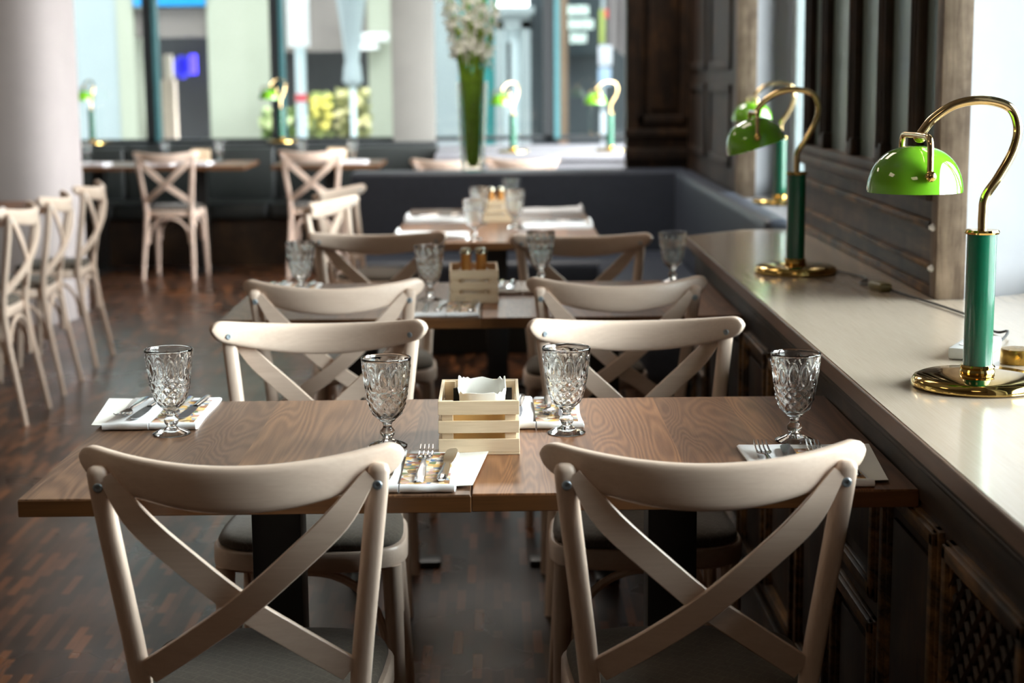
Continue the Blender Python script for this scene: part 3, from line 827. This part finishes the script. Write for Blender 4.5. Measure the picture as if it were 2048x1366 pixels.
gob = make_goblet(); tag(gob, None, 'glass', 'pressed glass goblets')
TZ = 0.7502
gobs = [
    (-0.567, 2.823, TZ, 'goblet at the outer left end of the nearest table, before a napkin'),
    (-0.188, 2.712, TZ, 'goblet on the nearest table just left of the pine crate'),
    (0.112, 2.798, TZ, 'goblet on the nearest table just right of the pine crate'),
    (0.488, 2.718, TZ, 'goblet on the nearest table beside the dark counter edge'),
    (-0.552, 4.63, TZ, 'goblet at the left end of the second table behind a chair back'),
    (-0.189, 4.50, TZ, 'goblet on the second table just left of the crate with shakers'),
    (0.120, 4.79, TZ + 0.0082, 'goblet on the second table just right of the crate with shakers'),
    (0.503, 4.825, TZ, 'goblet on the second table standing by the counter corner'),
    (-0.092, 6.14, TZ, 'goblet nearest the camera on the third table'),
    (-0.077, 6.78, TZ, 'goblet behind the nearest one on the third table, left of the crate'),
    (0.063, 6.60, TZ, 'goblet on the third table right of the crate, the nearer of two'),
    (0.056, 7.44, TZ, 'tallest-looking goblet at the back of the third table by the bench'),
    (-2.90, 11.90, TZ, 'far goblet on the bench table beside the pillar'),
    (-2.345, 11.88, TZ, 'far goblet on the bench table behind the arched-brace chair top'),
    (-1.965, 11.88, TZ, 'far goblet on the bench table right of the far crate'),
    (-1.375, 11.80, TZ, 'far goblet behind the chair top at the right bench table'),
    (-1.015, 11.76, TZ, 'far goblet right of the chair at the right bench table'),
]
for i, (x, y, z, lab) in enumerate(gobs):
    if i == 0: gob.location = (x, y, z); gob['label'] = lab
    else: copy_tree(gob, (x, y, z), i * 0.7, lab)


# ------------------------------------------------------------------ pine crates
def make_crate():
    w, d, h = 0.0655, 0.098, 0.089
    o = empty('slatted_crate')
    for z0, z1 in ((0.004, 0.026), (0.036, 0.056), (0.066, 0.0885)):
        MB().box((-w, -d, z0), (w, -d + 0.005, z1), 0.0006, 1).build('slat', 'pine', o, smooth=False)
        MB().box((-w, d - 0.005, z0), (w, d, z1), 0.0006, 1).build('slat', 'pine', o, smooth=False)
        MB().box((-w, -d + 0.0052, z0), (-w + 0.005, d - 0.0052, z1), 0.0006, 1).build('slat', 'pine_y', o, smooth=False)
        MB().box((w - 0.005, -d + 0.0052, z0), (w, d - 0.0052, z1), 0.0006, 1).build('slat', 'pine_y', o, smooth=False)
    for sx in (-1, 1):
        for sy in (-1, 1):
            x = sx * (w - 0.0145); y = sy * (d - 0.0105)
            MB().box((x - 0.0092, y - 0.005, 0.004), (x + 0.0092, y + 0.005, 0.0875), 0.0006, 1).build('corner_block', 'pine', o, smooth=False)
    MB().box((-w, -d, 0), (w, d, 0.0038), 0.0006, 1).build('floor_board', 'pine', o, smooth=False)
    return o


def make_bag():
    o = empty('paper_bag')
    secs = []
    n = 40; rr = random.Random(3)
    jag = [rr.uniform(-0.003, 0.005) for _ in range(n)]

    def rect(wx, wy, k):
        a = 2 * PI * k / n; c, s = math.cos(a), math.sin(a)
        return math.copysign(abs(c) ** 0.35, c) * wx, math.copysign(abs(s) ** 0.35, s) * wy
    for i, (wx, wy, z) in enumerate(((0.036, 0.066, 0.0), (0.038, 0.07, 0.02), (0.037, 0.069, 0.05), (0.038, 0.070, 0.08), (0.0405, 0.073, 0.092))):
        ring = []
        for k in range(n):
            x, y = rect(wx, wy, k); a = 2 * PI * k / n
            dz = jag[k] * 0.9 + 0.004 * math.cos(2 * a) if i == 4 else 0
            ring.append((x + 0.001 * math.sin(5 * a + i), y + 0.0015 * math.cos(4 * a + i), z + dz))
        secs.append(ring)
    inner = [[(x * 0.955, y * 0.975, z - (0 if j else 0.0)) for x, y, z in s_] for j, s_ in enumerate(secs)]
    MB().loft(secs + inner[::-1][:4]).build('outer_paper', 'paper', o, angle=60)
    return o


crate = make_crate(); tag(crate, None, 'crate', 'pine table crates')
CR = [(-0.0355, 2.738, TZ, 0.0, 'slatted pine crate with a torn paper bag on the nearest table'),
      (-0.070, 4.53, TZ, 0.02, 'slatted pine crate holding two gold shakers on the second table'),
      (-0.012, 6.98, TZ, 0.0, 'slatted pine crate among the goblets on the third table'),
      (-2.085, 11.80, TZ, 0.15, 'far slatted crate beside the chair top on the left bench table'),
      (-1.13, 11.80, TZ, 0.1, 'far slatted crate behind the chair top on the right bench table')]
for i, (x, y, z, r, lab) in enumerate(CR):
    if i == 0: crate.location = (x, y, z); crate.rotation_euler = (0, 0, r); crate['label'] = lab
    else: copy_tree(crate, (x, y, z), r, lab)
bag = make_bag(); tag(bag, 'white paper bag with a torn rim inside the nearest crate', 'bag', 'paper bags in crates')
bag.location = (-0.031, 2.744, TZ + 0.0042)
for loc, lab in (((-0.070, 4.53), 'white paper bag inside the second crate under the shakers'), ((-0.012, 6.98), 'white paper bag inside the third crate')):
    b2 = copy_tree(bag, (loc[0], loc[1], TZ + 0.0042), 0, lab); b2.scale = (0.95, 0.95, 0.78)
wood_in = MB().box((-0.048, -0.082, 0.0), (0.048, -0.076, 0.072)).build('kraft_card', 'bag'); wood_in.location = (-0.031, 2.744, TZ + 0.0042)
tag(wood_in, 'tan kraft card behind the front slats of the nearest crate', 'card')
bb = MB().box((-0.05, 0.078, 0.0), (0.05, 0.086, 0.072)).build('menu_board', 'black'); bb.location = (-0.031, 2.739, TZ + 0.0042)
tag(bb, 'small black board behind the bag in the nearest crate', 'board')


def make_shaker():
    o = empty('spice_shaker')
    MB().lathe([(0, 0), (0.0155, 0), (0.0165, 0.004), (0.015, 0.03), (0.0135, 0.058), (0.0145, 0.064), (0, 0.064)], 18).build('jar', 'spice', o)
    MB().lathe([(0, 0.0642), (0.0162, 0.0642), (0.0166, 0.074), (0.012, 0.081), (0, 0.082)], 18).build('cap', 'steelcap', o)
    return o


sh = make_shaker(); tag(sh, 'golden shaker on the left in the second crate', 'shaker', 'shakers in the crates')
sh.location = (-0.092, 4.585, TZ + 0.052)
for x, y, z, lab in ((-0.050, 4.585, 0.052, 'golden shaker on the right in the second crate'), (-0.032, 7.03, 0.052, 'far shaker on the left in the third crate'), (0.008, 7.03, 0.052, 'far shaker on the right in the third crate')):
    copy_tree(sh, (x, y, TZ + z), 0, lab)
# the shakers stand on wooden risers inside the crates
for x, y, lab in ((-0.070, 4.603, 'small pine riser under the shakers in the second crate'), (-0.012, 7.053, 'small pine riser under the shakers in the third crate')):
    r_ = MB().box((-0.045, -0.02 + 0.0, 0), (0.045, 0.0, 0.0475)).build('pine_riser', 'pine'); r_.location = (x, y - 0.008, TZ + 0.0042)
    tag(r_, lab, 'block', 'risers in the crates')


# ------------------------------------------------------------------ napkins and cutlery
def make_napkin():
    o = empty('folded_napkin')
    for s in (-1, 1):
        x0, x1 = (-0.083, -0.002) if s < 0 else (0.0, 0.081)
        secs = []
        for k in range(15):
            u = k / 14; y = 0.008 + 0.262 * u
            th = 0.0075 - 0.0022 * u + 0.0006 * math.sin(u * 9 + s)
            e = 0.0015 * math.sin(u * 7 + s * 2)
            secs.append([(x0 + e, y, 0.0), (x0 + e - 0.0005, y, th * 0.6), (x0 + e + 0.003, y, th), ((x0 + x1) / 2, y, th + 0.0008 * math.sin(u * 5)), (x1 + e - 0.003, y, th), (x1 + e + 0.0005, y, th * 0.6), (x1 + e, y, 0.0)])
        MB().loft(secs).build('napkin_panel', 'napkin', o, angle=50)
        # rolled hem on the diner's side
        path = [(x0 + (x1 - x0) * k / 8, 0.004 + 0.0012 * math.sin(k * 1.3 + s), 0.0068) for k in range(9)]
        MB().tube(path, 0.0066, 12, flat=0.95).build('rolled_hem', 'napkin', o)
    return o


def make_fork():
    o = empty('fork')
    h = MB()
    path = [(0, 0.0, 0.0022), (0, 0.03, 0.0028), (0, 0.08, 0.0052), (0, 0.112, 0.0066), (0, 0.130, 0.0058)]
    wid = [0.0078, 0.0085, 0.0062, 0.0040, 0.0036]
    secs = [[(-w, y, z - 0.0011), (-w * 0.8, y, z + 0.0009), (0, y, z + 0.0018), (w * 0.8, y, z + 0.0009), (w, y, z - 0.0011), (0, y, z - 0.0016)] for (x, y, z), w in zip(path, wid)]
    secs.insert(0, [(-0.004, -0.004, 0.0016), (-0.003, -0.004, 0.003), (0, -0.004, 0.0034), (0.003, -0.004, 0.003), (0.004, -0.004, 0.0016), (0, -0.004, 0.001)])
    h.loft(secs)
    h.build('handle', 'cutlery', o)
    t = MB()
    sec = []
    for y, w, z in ((0.1301, 0.0036, 0.0058), (0.140, 0.0085, 0.0044), (0.150, 0.0118, 0.0036), (0.158, 0.0122, 0.0036)):
        sec.append([(-w, y, z), (0, y, z - 0.0012), (w, y, z), (w, y, z + 0.0015), (0, y, z + 0.0003), (-w, y, z + 0.0015)])
    t.loft(sec)
    for k in range(4):
        x = -0.0102 + k * 0.0068
        t.tube([(x, 0.157, 0.0044), (x, 0.175, 0.0052), (x * 0.97, 0.192, 0.0084), (x * 0.95, 0.203, 0.0125)], [0.0017, 0.0016, 0.0013, 0.0008], 6)
    t.build('tines', 'cutlery', o)
    return o


def make_knife():
    o = empty('table_knife')
    secs = []
    for y, w, th in ((-0.004, 0.0045, 0.0018), (0.0, 0.0075, 0.0026), (0.03, 0.0082, 0.003), (0.08, 0.0066, 0.0028), (0.098, 0.006, 0.0026)):
        secs.append([(w * math.cos(a), y, 0.0034 + th * math.sin(a)) for a in [k * 2 * PI / 10 for k in range(10)]])
    MB().loft(secs).build('handle', 'cutlery', o)
    secs = []
    for y, a, b_ in ((0.0985, -0.0055, 0.0055), (0.112, -0.0075, 0.008), (0.14, -0.0095, 0.0095), (0.175, -0.0098, 0.0098), (0.195, -0.0085, 0.0085), (0.206, -0.004, 0.005)):
        secs.append([(a, y, 0.0028), (b_, y, 0.0034), (b_, y, 0.0042), (a, y, 0.0036)])
    MB().loft(secs).build('blade', 'cutlery', o, angle=30)
    return o


def make_card():
    o = MB().box((-0.045, 0.0, 0.0), (0.045, 0.245, 0.0008)).build('menu_card', 'paper', None, smooth=False)
    return o


napkin0 = make_napkin(); fork0 = make_fork(); knife0 = make_knife(); card0 = make_card()
slip0 = MB().box((-0.037, 0.0, 0), (0.037, 0.20, 0.0006)).build('printed_slip', 'print', None, smooth=False)
tag(napkin0, None, 'napkin', 'white folded napkins'); tag(fork0, None, 'fork', 'steel forks'); tag(knife0, None, 'knife', 'steel knives')
tag(card0, None, 'card', 'white menu cards'); tag(slip0, None, 'paper', 'printed paper slips')
used = set()


def place(src, loc, rz, label):
    if src.name not in used:
        used.add(src.name); src.location = loc; src.rotation_euler = (0, 0, rz); src['label'] = label; return src
    return copy_tree(src, loc, rz, label)


def setting(x, y, rz, where, cut='full', card=0, slip=True, flip=False):
    """x, y: middle of the hem; rz: 0 when laid for a diner on the near side"""
    R = Matrix.Rotation(rz, 3, 'Z'); P = lambda a, b_, c: Vector((x, y, TZ)) + R @ Vector((a, b_, c))
    if card:
        c = place(card0, P(card * 0.062, 0.028, 0.0003), rz + card * -0.10, 'white menu card sticking out from the napkin ' + where); c.rotation_euler = (0.0, -card * 0.045, rz - card * 0.10)
        c.location.z = TZ + 0.003
    nk = place(napkin0, (x, y, TZ), rz, 'white folded napkin ' + where)
    if y > 6: nk.scale = (1, 1, 2.4)
    if slip: place(slip0, P(0.036, 0.022, 0.0086), rz, 'colourful printed slip tucked into the napkin ' + where)
    zc = 0.0092
    if cut in ('full', 'left'):
        for s, side in ((-1, 'left'), (1, 'right'))[:1 if cut == 'left' else 2]:
            place(fork0, P(s * 0.042 - 0.015, 0.245 if flip else 0.030, zc), rz - 0.02 + (PI if flip else 0), 'steel fork on %s half of napkin %s' % (side, where))
            place(knife0, P(s * 0.042 + 0.018, 0.248 if flip else 0.034, zc), rz - 0.06 + (PI if flip else 0), 'steel knife on %s half of napkin %s' % (side, where))
    elif cut == 'some':
        place(fork0, P(-0.02, 0.03, zc * 2.3), rz, 'steel fork on the napkin ' + where)
        place(knife0, P(0.03, 0.034, zc * 2.3), rz, 'steel knife on the napkin ' + where)


setting(-0.612, 2.855, 0.0, 'at the outer left end of nearest table', card=-1, flip=True)
setting(-0.150, 2.394, 0, 'in front of the pine crate', card=1)
setting(0.062, 2.830, 0, 'behind the goblet right of the pine crate', flip=True, card=0)
setting(0.470, 2.400, 0, 'beside the counter on the nearest table', card=1)
setting(-0.60, 4.60, 0, 'at the left end of second table', card=0, flip=True)
setting(-0.135, 4.175, 0, 'in front of the second crate', card=0)
setting(0.065, 4.59, 0, 'right of the second crate', cut='left', card=0, slip=False, flip=True)
setting(-0.385, 6.95, -PI / 2, 'at the far left of third table', cut='some', slip=False)
setting(-0.385, 6.25, -PI / 2, 'at the near left of third table', cut='none', slip=False)
setting(0.365, 6.62, PI / 2, 'at the near right of third table', cut='some', slip=False)
setting(0.365, 7.33, PI / 2, 'at the far right of third table', cut='none', slip=False)
setting(-2.05, 11.36, 0, 'at the right of the left bench table', cut='none', slip=False)
setting(-2.30, 11.36, 0, 'behind the arched-brace chair', cut='none', slip=False)
setting(-2.75, 11.36, 0, 'on the bench table by the pillar', cut='none', slip=False)
setting(-0.98, 11.36, 0, 'on the right bench table', cut='none', slip=False)
setting(-2.22, 7.45, PI / 2, 'on the table at the left photo edge', cut='none', slip=False)

# ------------------------------------------------------------------ counter
ct = empty('counter', (0.6, 3.0, 0), label='long dark-panelled counter with pale wooden top under the side windows', cat='counter')


def cbox(x0, y0, z0, x1, y1, z1): return (x0 - 0.6, y0 - 3.0, z0), (x1 - 0.6, y1 - 3.0, z1)


Y0, Y1 = 0.4, 5.47
tp = MB()
pts = [(0.596, Y0), (0.596, 5.27), (0.80, 5.46), (0.984, 5.46), (0.984, 3.745), (1.055, 3.745), (1.36, 3.915), (1.368, 3.915), (1.368, Y0)]
tp.add([(x - 0.6, y - 3, z) for z in (0.812, 0.843) for x, y in pts], [tuple(range(8, -1, -1)), tuple(range(9, 18))] + [(i, (i + 1) % 9, (i + 1) % 9 + 9, i + 9) for i in range(9)])
tp.build('countertop', 'counter', ct, smooth=False)
e = MB(); e.box(*cbox(0.590, Y0, 0.812, 0.5965, 5.272, 0.8425), 0.002, 1)
e.build('front_edge', 'counter_edge', ct)
md = MB()
for x0, z0, z1 in ((0.600, 0.797, 0.812), (0.606, 0.784, 0.797)): md.box(*cbox(x0, Y0, z0, 0.66, 5.24, z1), 0.006, 3)
md.build('cornice_moulding', 'darkwood_y', ct)
MB().box(*cbox(0.618, Y0, 0.0, 0.66, 5.22, 0.784)).build('carcass', 'darkwood', ct, smooth=False)
MB().box(*cbox(0.6145, Y0, 0.735, 0.62, 5.22, 0.784), 0.002).build('frieze_board', 'darkwood_y', ct)
bs = MB(); bs.box(*cbox(0.606, Y0, 0.0, 0.62, 5.22, 0.11), 0.004); bs.box(*cbox(0.602, Y0, 0.11, 0.62, 5.22, 0.13), 0.006)
bs.build('plinth', 'darkwood_y', ct)
MB().box(*cbox(0.66, 5.16, 0.0, 0.98, 5.22, 0.80)).build('end_panel', 'darkwood', ct, smooth=False)


def frame(mb, y0, y1, z0, z1, w=0.022, d=0.016, x=0.618):
    for q in ((y0, z0, y1, z0 + w), (y0, z1 - w, y1, z1), (y0, z0, y0 + w, z1), (y1 - w, z0, y1, z1)):
        mb.box(*cbox(x - d, q[0], q[1], x + 0.004, q[2], q[3]), 0.004)
        mb.box(*cbox(x - d * 0.55, q[0] - (0.008 if q[1] == z0 else 0), q[1] - 0.004, x + 0.004, q[2] + 0.004, q[3] + 0.004), 0.003)


panels = [(0.9, 1.42), (1.86, 2.215), (2.262, 2.585), (2.64, 2.96), (3.01, 3.33), (3.38, 3.72), (3.77, 4.10), (4.15, 4.48), (4.53, 4.86), (4.9, 5.18)]
for i, (y0, y1) in enumerate(panels):
    if i == 1:
        fr = MB(); frame(fr, y0, y1, 0.20, 0.718)
        g = fr.build('vent_frame', 'rubbed', ct)
        lt = MB()
        for k in range(-14, 16):
            for sg_ in (-1, 1):
                yc = (y0 + y1) / 2 + k * 0.045
                a = Vector((0.613, yc - 0.27, 0.459 - sg_ * 0.27)); b_ = Vector((0.613, yc + 0.27, 0.459 + sg_ * 0.27))
                # clip to the frame
                ts = [0.0, 1.0]
                d = b_ - a
                lo = max((y0 + 0.02 - a.y) / d.y, 0); hi = min((y1 - 0.02 - a.y) / d.y, 1)
                if d.z > 0: lo = max(lo, (0.222 - a.z) / d.z); hi = min(hi, (0.698 - a.z) / d.z)
                else: lo = max(lo, (0.698 - a.z) / d.z); hi = min(hi, (0.222 - a.z) / d.z)
                if hi - lo < 0.03: continue
                p, q = a + d * lo, a + d * hi
                xx = 0.0 if sg_ > 0 else 0.004
                lt.tube([p - Vector((0.6 + xx - 0.003, 3, 0)), q - Vector((0.6 + xx - 0.003, 3, 0))], 0.0045, 4)
        lt.build('vent_lattice', 'darkwood', g, smooth=False)
    else:
        for z0, z1 in ((0.17, 0.46), (0.50, 0.718)) if i % 3 == 0 else ((0.17, 0.718),):
            fr = MB(); frame(fr, y0, y1, z0, z1)
            p = fr.build('panel_frame', 'rubbed', ct)
            MB().box(*cbox(0.612, y0 + 0.05, z0 + 0.05, 0.62, y1 - 0.05, z1 - 0.05), 0.006).build('raised_field', 'darkwood', p)


# ------------------------------------------------------------------ desk lamps
def make_lamp():
    o = empty('bankers_lamp')
    MB().lathe([(0, 0), (0.102, 0), (0.106, 0.003), (0.106, 0.010), (0.102, 0.016), (0.094, 0.0195), (0.05, 0.022), (0, 0.0225)], 56).build('base', 'brass', o)
    MB().lathe([(0, 0.0225), (0.0275, 0.0225), (0.0285, 0.026), (0.0265, 0.030), (0.0285, 0.034), (0.026, 0.037), (0, 0.037)], 32).build('collar', 'brass', o)
    MB().lathe([(0, 0.037), (0.0235, 0.037), (0.0235, 0.252), (0, 0.252)], 32).build('column', 'green_post', o)
    MB().lathe([(0, 0.252), (0.027, 0.252), (0.028, 0.255), (0.026, 0.2585), (0.008, 0.2595), (0, 0.2595)], 32).build('cap', 'brass', o)
    path = bez([(0, 0, 0.2590), (0, 0, 0.285), (0.003, 0, 0.312), (0.024, 0, 0.345), (0.046, 0, 0.388), (0.051, 0, 0.425), (0.036, 0, 0.455), (-0.005, 0, 0.4665), (-0.050, 0, 0.460), (-0.085, 0, 0.438), (-0.104, 0, 0.414)], 60)
    MB().tube(path, 0.0075, 14, up=(0, 1, 0)).build('gooseneck', 'brassd', o)
    MB().ball((-0.106, 0, 0.409), 0.011, 16, (1, 1, 0.9)).build('joint', 'brass', o)
    # shade: bowl with rolled lip, its axle along y
    S0 = Vector((-0.112, 0, 0.322)); tl = Matrix.Translation(S0) @ Matrix.Rotation(0.0, 4, 'Y')
    prof = []
    for k in range(0, 17):
        a = PI / 2 * k / 16
        prof.append((0.0765 * math.cos(a) ** 0.80, 0.073 * math.sin(a)))
    inner = [(max(0, r - 0.0035), z - 0.0025 if k else z + 0.0008) for k, (r, z) in enumerate(prof)]
    mb = MB(); full = inner[::-1][0:] + prof
    mb.lathe([(max(r, 0), z) for r, z in ([(0, inner[-1][1])] + inner[::-1][1:])] + [(0.0735, -0.0012), (0.0765, -0.0008)] + prof[1:-1] + [(0, 0.073)], 56, mat=tl)
    sh_ = mb.build('lamp_shade', 'shade', o, angle=60)
    yk = MB()
    p = [(0, 0.0725, 0.028), (0, 0.0725, 0.060), (0, 0.0700, 0.080), (0, 0.060, 0.0885), (0, 0.03, 0.0895), (0, 0, 0.0900), (0, -0.03, 0.0895), (0, -0.060, 0.0885), (0, -0.0700, 0.080), (0, -0.0725, 0.060), (0, -0.0725, 0.028)]
    rz = Matrix.Rotation(0.06, 4, 'Z')
    yk.tube([tl @ (rz @ Vector((q[0], q[1] * 1.05, q[2]))) for q in bez(p, 44)], 0.0052, 12, up=(1, 0, 0))
    yk.build('yoke', 'brassd', o)
    for s in (-1, 1):
        MB().ball(tl @ (rz @ Vector((0, s * 0.080, 0.028))), 0.0092, 14).build('pivot_knob', 'brass', o)
    MB().ball(tl @ Vector((0, 0, 0.028)), 0.022, 14).build('bulb', 'paper', o)
    return o


lamp = make_lamp(); tag(lamp, 'nearest green-shaded brass desk lamp on the pale counter', 'lamp', 'green shaded desk lamps')
lamp.location = (0.784, 2.700, 0.8432)
LZ = 0.8432
lamps = [(0.763, 4.283, LZ, -0.08, 'second green desk lamp on the counter, its shade tipped, before the timber pier'),
         (1.095, 6.52, SILL + 0.001, 0.05, 'third green desk lamp, on the sill of the far side window'),
         (-3.03, 12.60, 0.853, 1.3, 'small far green lamp on the back sill next to the pillar'),
         (-1.62, 12.60, 0.853, 0.9, 'small far green lamp on the back sill at the dark window bar'),
         (0.10, 11.36, 0.8202, 0.8, 'small far green lamp just right of the vase'),
         (0.76, 11.40, 0.8202, 0.35, 'small far green lamp at the right end of the white ledge')]
for x, y, z, r, lab in lamps:
    c = copy_tree(lamp, (x, y, z), r, lab)
# the second lamp's shade hangs tipped on its yoke
for c in bpy.data.objects:
    if c.get('label', '').startswith('second green desk lamp'):
        for ch in c.children:
            if ch.name.startswith('lamp_shade'):
                pv_ = Vector((-0.112, 0, 0.350))
                ch.matrix_local = Matrix.Translation(pv_) @ Matrix.Rotation(-0.30, 4, 'Y') @ Matrix.Translation(-pv_)

# cord with an in-line switch, socket block, brass weight
cd = empty('lamp_cord', (0.9, 4.0, 0.8432), label='thin dark cord with an in-line switch trailing along the counter', cat='cord')
path = bez([(0.865, 4.29, 0.004), (0.91, 4.12, 0.004), (0.875, 4.02, 0.004), (0.905, 3.93, 0.006), (0.93, 3.82, 0.004), (0.985, 3.47, 0.004), (0.975, 3.25, 0.004), (0.99, 3.215, 0.010), (0.95, 3.12, 0.008), (0.90, 3.06, 0.006)], 60)
MB().tube([(p.x - 0.9, p.y - 4.0, p.z) for p in path], 0.0026, 8).build('cable', 'cord', cd)
MB().box((-0.017, -0.032, 0.0), (0.017, 0.032, 0.02), 0.008, 3, Matrix.Translation((-0.002, -0.09, 0)) @ Matrix.Rotation(0.25, 4, 'Z')).build('inline_switch', 'switch', cd)
ps = empty('power_strip', (0.872, 3.02, 0.8432), -0.5, 'white plastic socket strip behind the nearest lamp', 'socket')
MB().box((-0.03, -0.085, 0), (0.03, 0.085, 0.022), 0.006).build('casing', 'whiteplastic', ps)
for k in range(2): MB().lathe([(0.0, 0.0222), (0.019, 0.0222), (0.019, 0.0232), (0.0, 0.0228)], 20, (0, -0.04 + 0.08 * k, 0)).build('outlet', 'paper', ps)
bwt = MB().lathe([(0, 0), (0.030, 0), (0.031, 0.002), (0.031, 0.022), (0.029, 0.026), (0.012, 0.027), (0, 0.027)], 32).build('brass_weight', metal('dull_brass', (176, 140, 70), 0.3)); bwt.location = (0.918, 2.915, 0.8432)
tag(bwt, 'short dull brass cylinder on the counter right of the nearest lamp', 'weight')
kn = MB().lathe([(0, 0), (0.010, 0), (0.013, 0.006), (0.008, 0.014), (0.006, 0.018), (0, 0.019)], 16, mat=Matrix.Rotation(-PI / 2, 4, 'Y')).build('white_knob', 'whiteplastic'); kn.scale = (0.7, 0.7, 0.7); kn.location = (0.9848, 3.765, 1.005)
tag(kn, 'upper white knob on the edge of the timber pier', 'knob', 'white knobs on the pier')
k2 = copy_tree(kn, (0.9848, 3.765, 0.912), 0, 'lower white knob on the edge of the timber pier')

# ------------------------------------------------------------------ benches
be = empty('corner_bench', (0.0, 8.4, 0), label='charcoal upholstered corner bench with a long low back, vase standing on it', cat='bench')


def bbox(x0, y0, z0, x1, y1, z1): return (x0, y0 - 8.4, z0), (x1, y1 - 8.4, z1)


MB().box(*bbox(-0.75, 8.46, 0.0, 0.97, 8.70, 0.862), 0.025, 3).build('backrest', 'leather', be)
MB().box(*bbox(-0.74, 8.00, 0.30, 0.90, 8.46, 0.46), 0.04, 4).build('seat_cushion', 'leather', be)
MB().box(*bbox(-0.72, 8.06, 0.0, 0.88, 8.46, 0.30), 0.004).build('seat_base', 'leather_b', be)
MB().box(*bbox(0.885, 5.56, 0.0, 0.982, 8.44, 0.866), 0.035, 4).build('side_backrest', 'leather', be)
MB().box(*bbox(0.47, 5.60, 0.30, 0.885, 7.99, 0.46), 0.04, 4).build('side_seat_cushion', 'leather', be)
MB().box(*bbox(0.52, 5.64, 0.0, 0.885, 8.0, 0.30), 0.004).build('side_seat_base', 'leather_b', be)
fb = empty('wall_bench', (-2.2, 12.2, 0), label='long black upholstered bench along the back windows', cat='bench')
for k, (x0, x1) in enumerate(((-2.4, -0.55), (-0.545, 0.56), (0.565, 1.76))):
    MB().box((x0, 0.16, 0.44), (x1, 0.31, 0.826), 0.03, 3).build('back_cushion', 'leather_b', fb)
    MB().box((x0, -0.33, 0.34), (x1, 0.16, 0.455), 0.035, 3).build('seat_cushion', 'leather_b', fb)
MB().box((-2.4, -0.26, 0.0), (1.76, 0.31, 0.34), 0.004).build('bench_base', 'darkwood_y', fb)

# ------------------------------------------------------------------ vase and flowers
VX, VY, VZ = -0.130, 8.575, 0.8622
vs_ = empty('tall_vase', (VX, VY, VZ), label='tall clear glass vase of white flowers on the corner bench back', cat='vase')
MB().lathe([(0, 0), (0.060, 0), (0.062, 0.004), (0.068, 0.15), (0.076, 0.32), (0.082, 0.45), (0.079, 0.45), (0.073, 0.32), (0.065, 0.15), (0.058, 0.020), (0, 0.020)], 40).build('vase_body', 'vase', vs_)
for i in range(9):
    a = i * 2 * PI / 9 + 0.3; rr = random.Random(40 + i); r0 = 0.026 if i % 3 else 0.012
    fo = empty('flower_spike', (VX, VY, VZ + 0.022), label='white flower spike with long green stem standing in the tall vase', cat='flower', group='white flower spikes in the vase')
    lean = (0.14 + 0.05 * rr.random()) if i % 3 else 0.03
    H = 0.98 + 0.12 * rr.random()
    d = Vector((math.cos(a), math.sin(a) * 0.7, 0))
    pth = [d * (r0 + lean * (k / 12) ** 2.0) * (1 if k else 0.6) + Vector((0, 0, H * k / 12)) for k in range(13)]
    MB().tube(pth, [0.0085 - 0.004 * k / 12 for k in range(13)], 8).build('stem', 'stemgreen', fo)
    lf = MB()
    for q in range(4):
        b0 = a + rr.uniform(-0.9, 0.9); dd = Vector((math.cos(b0), math.sin(b0), 0)); sd = Vector((-dd.y, dd.x, 0)); secs = []
        for k in range(9):
            u = k / 8; c = dd * (0.034 + 0.024 * u + (0.05 * max(0, u - 0.6))) + Vector((0, 0, 0.02 + 0.56 * u)); w = 0.014 * math.sin(PI * min(0.98, 0.25 + 0.75 * u)) + 0.001
            secs.append([c - sd * w, c + dd * 0.0018, c + sd * w, c - dd * 0.0012])
        lf.loft(secs)
    lf.build('leaves', 'stemgreen', fo)
    pe = MB(); bu = []
    for k in range(20):
        u = 0.52 + 0.46 * k / 19; ix = u * 12; j = min(11, int(ix)); p = pth[j].lerp(pth[j + 1], ix - j)
        b0 = k * 2.4; dd = Vector((math.cos(b0), math.sin(b0), 0.25)).normalized(); sz = 0.034 * (1.15 - 0.5 * (k / 19))
        if k % 6 == 5: bu.append(p + dd * 0.016); continue
        for q in range(5):
            t = dd.cross(Vector((0, 0, 1))).normalized(); up = t.cross(dd); e = t * math.cos(q * 1.257) + up * math.sin(q * 1.257); s2 = dd.cross(e)
            c = p + dd * 0.012
            pe.add([c, c + dd * 0.010 + e * sz * 0.6 + s2 * sz * 0.34, c + dd * 0.016 + e * sz * 1.15, c + dd * 0.010 + e * sz * 0.6 - s2 * sz * 0.34, c + dd * 0.022 + e * sz * 0.62],
                   [(0, 1, 4), (1, 2, 4), (2, 3, 4), (3, 0, 4), (0, 3, 2, 1)])
    pe.build('blossoms', 'petal', fo, smooth=False)
    for q in bu: MB().ball(q, 0.012, 8, (1, 1, 1.5)).build('flower_bud', 'bud', fo)
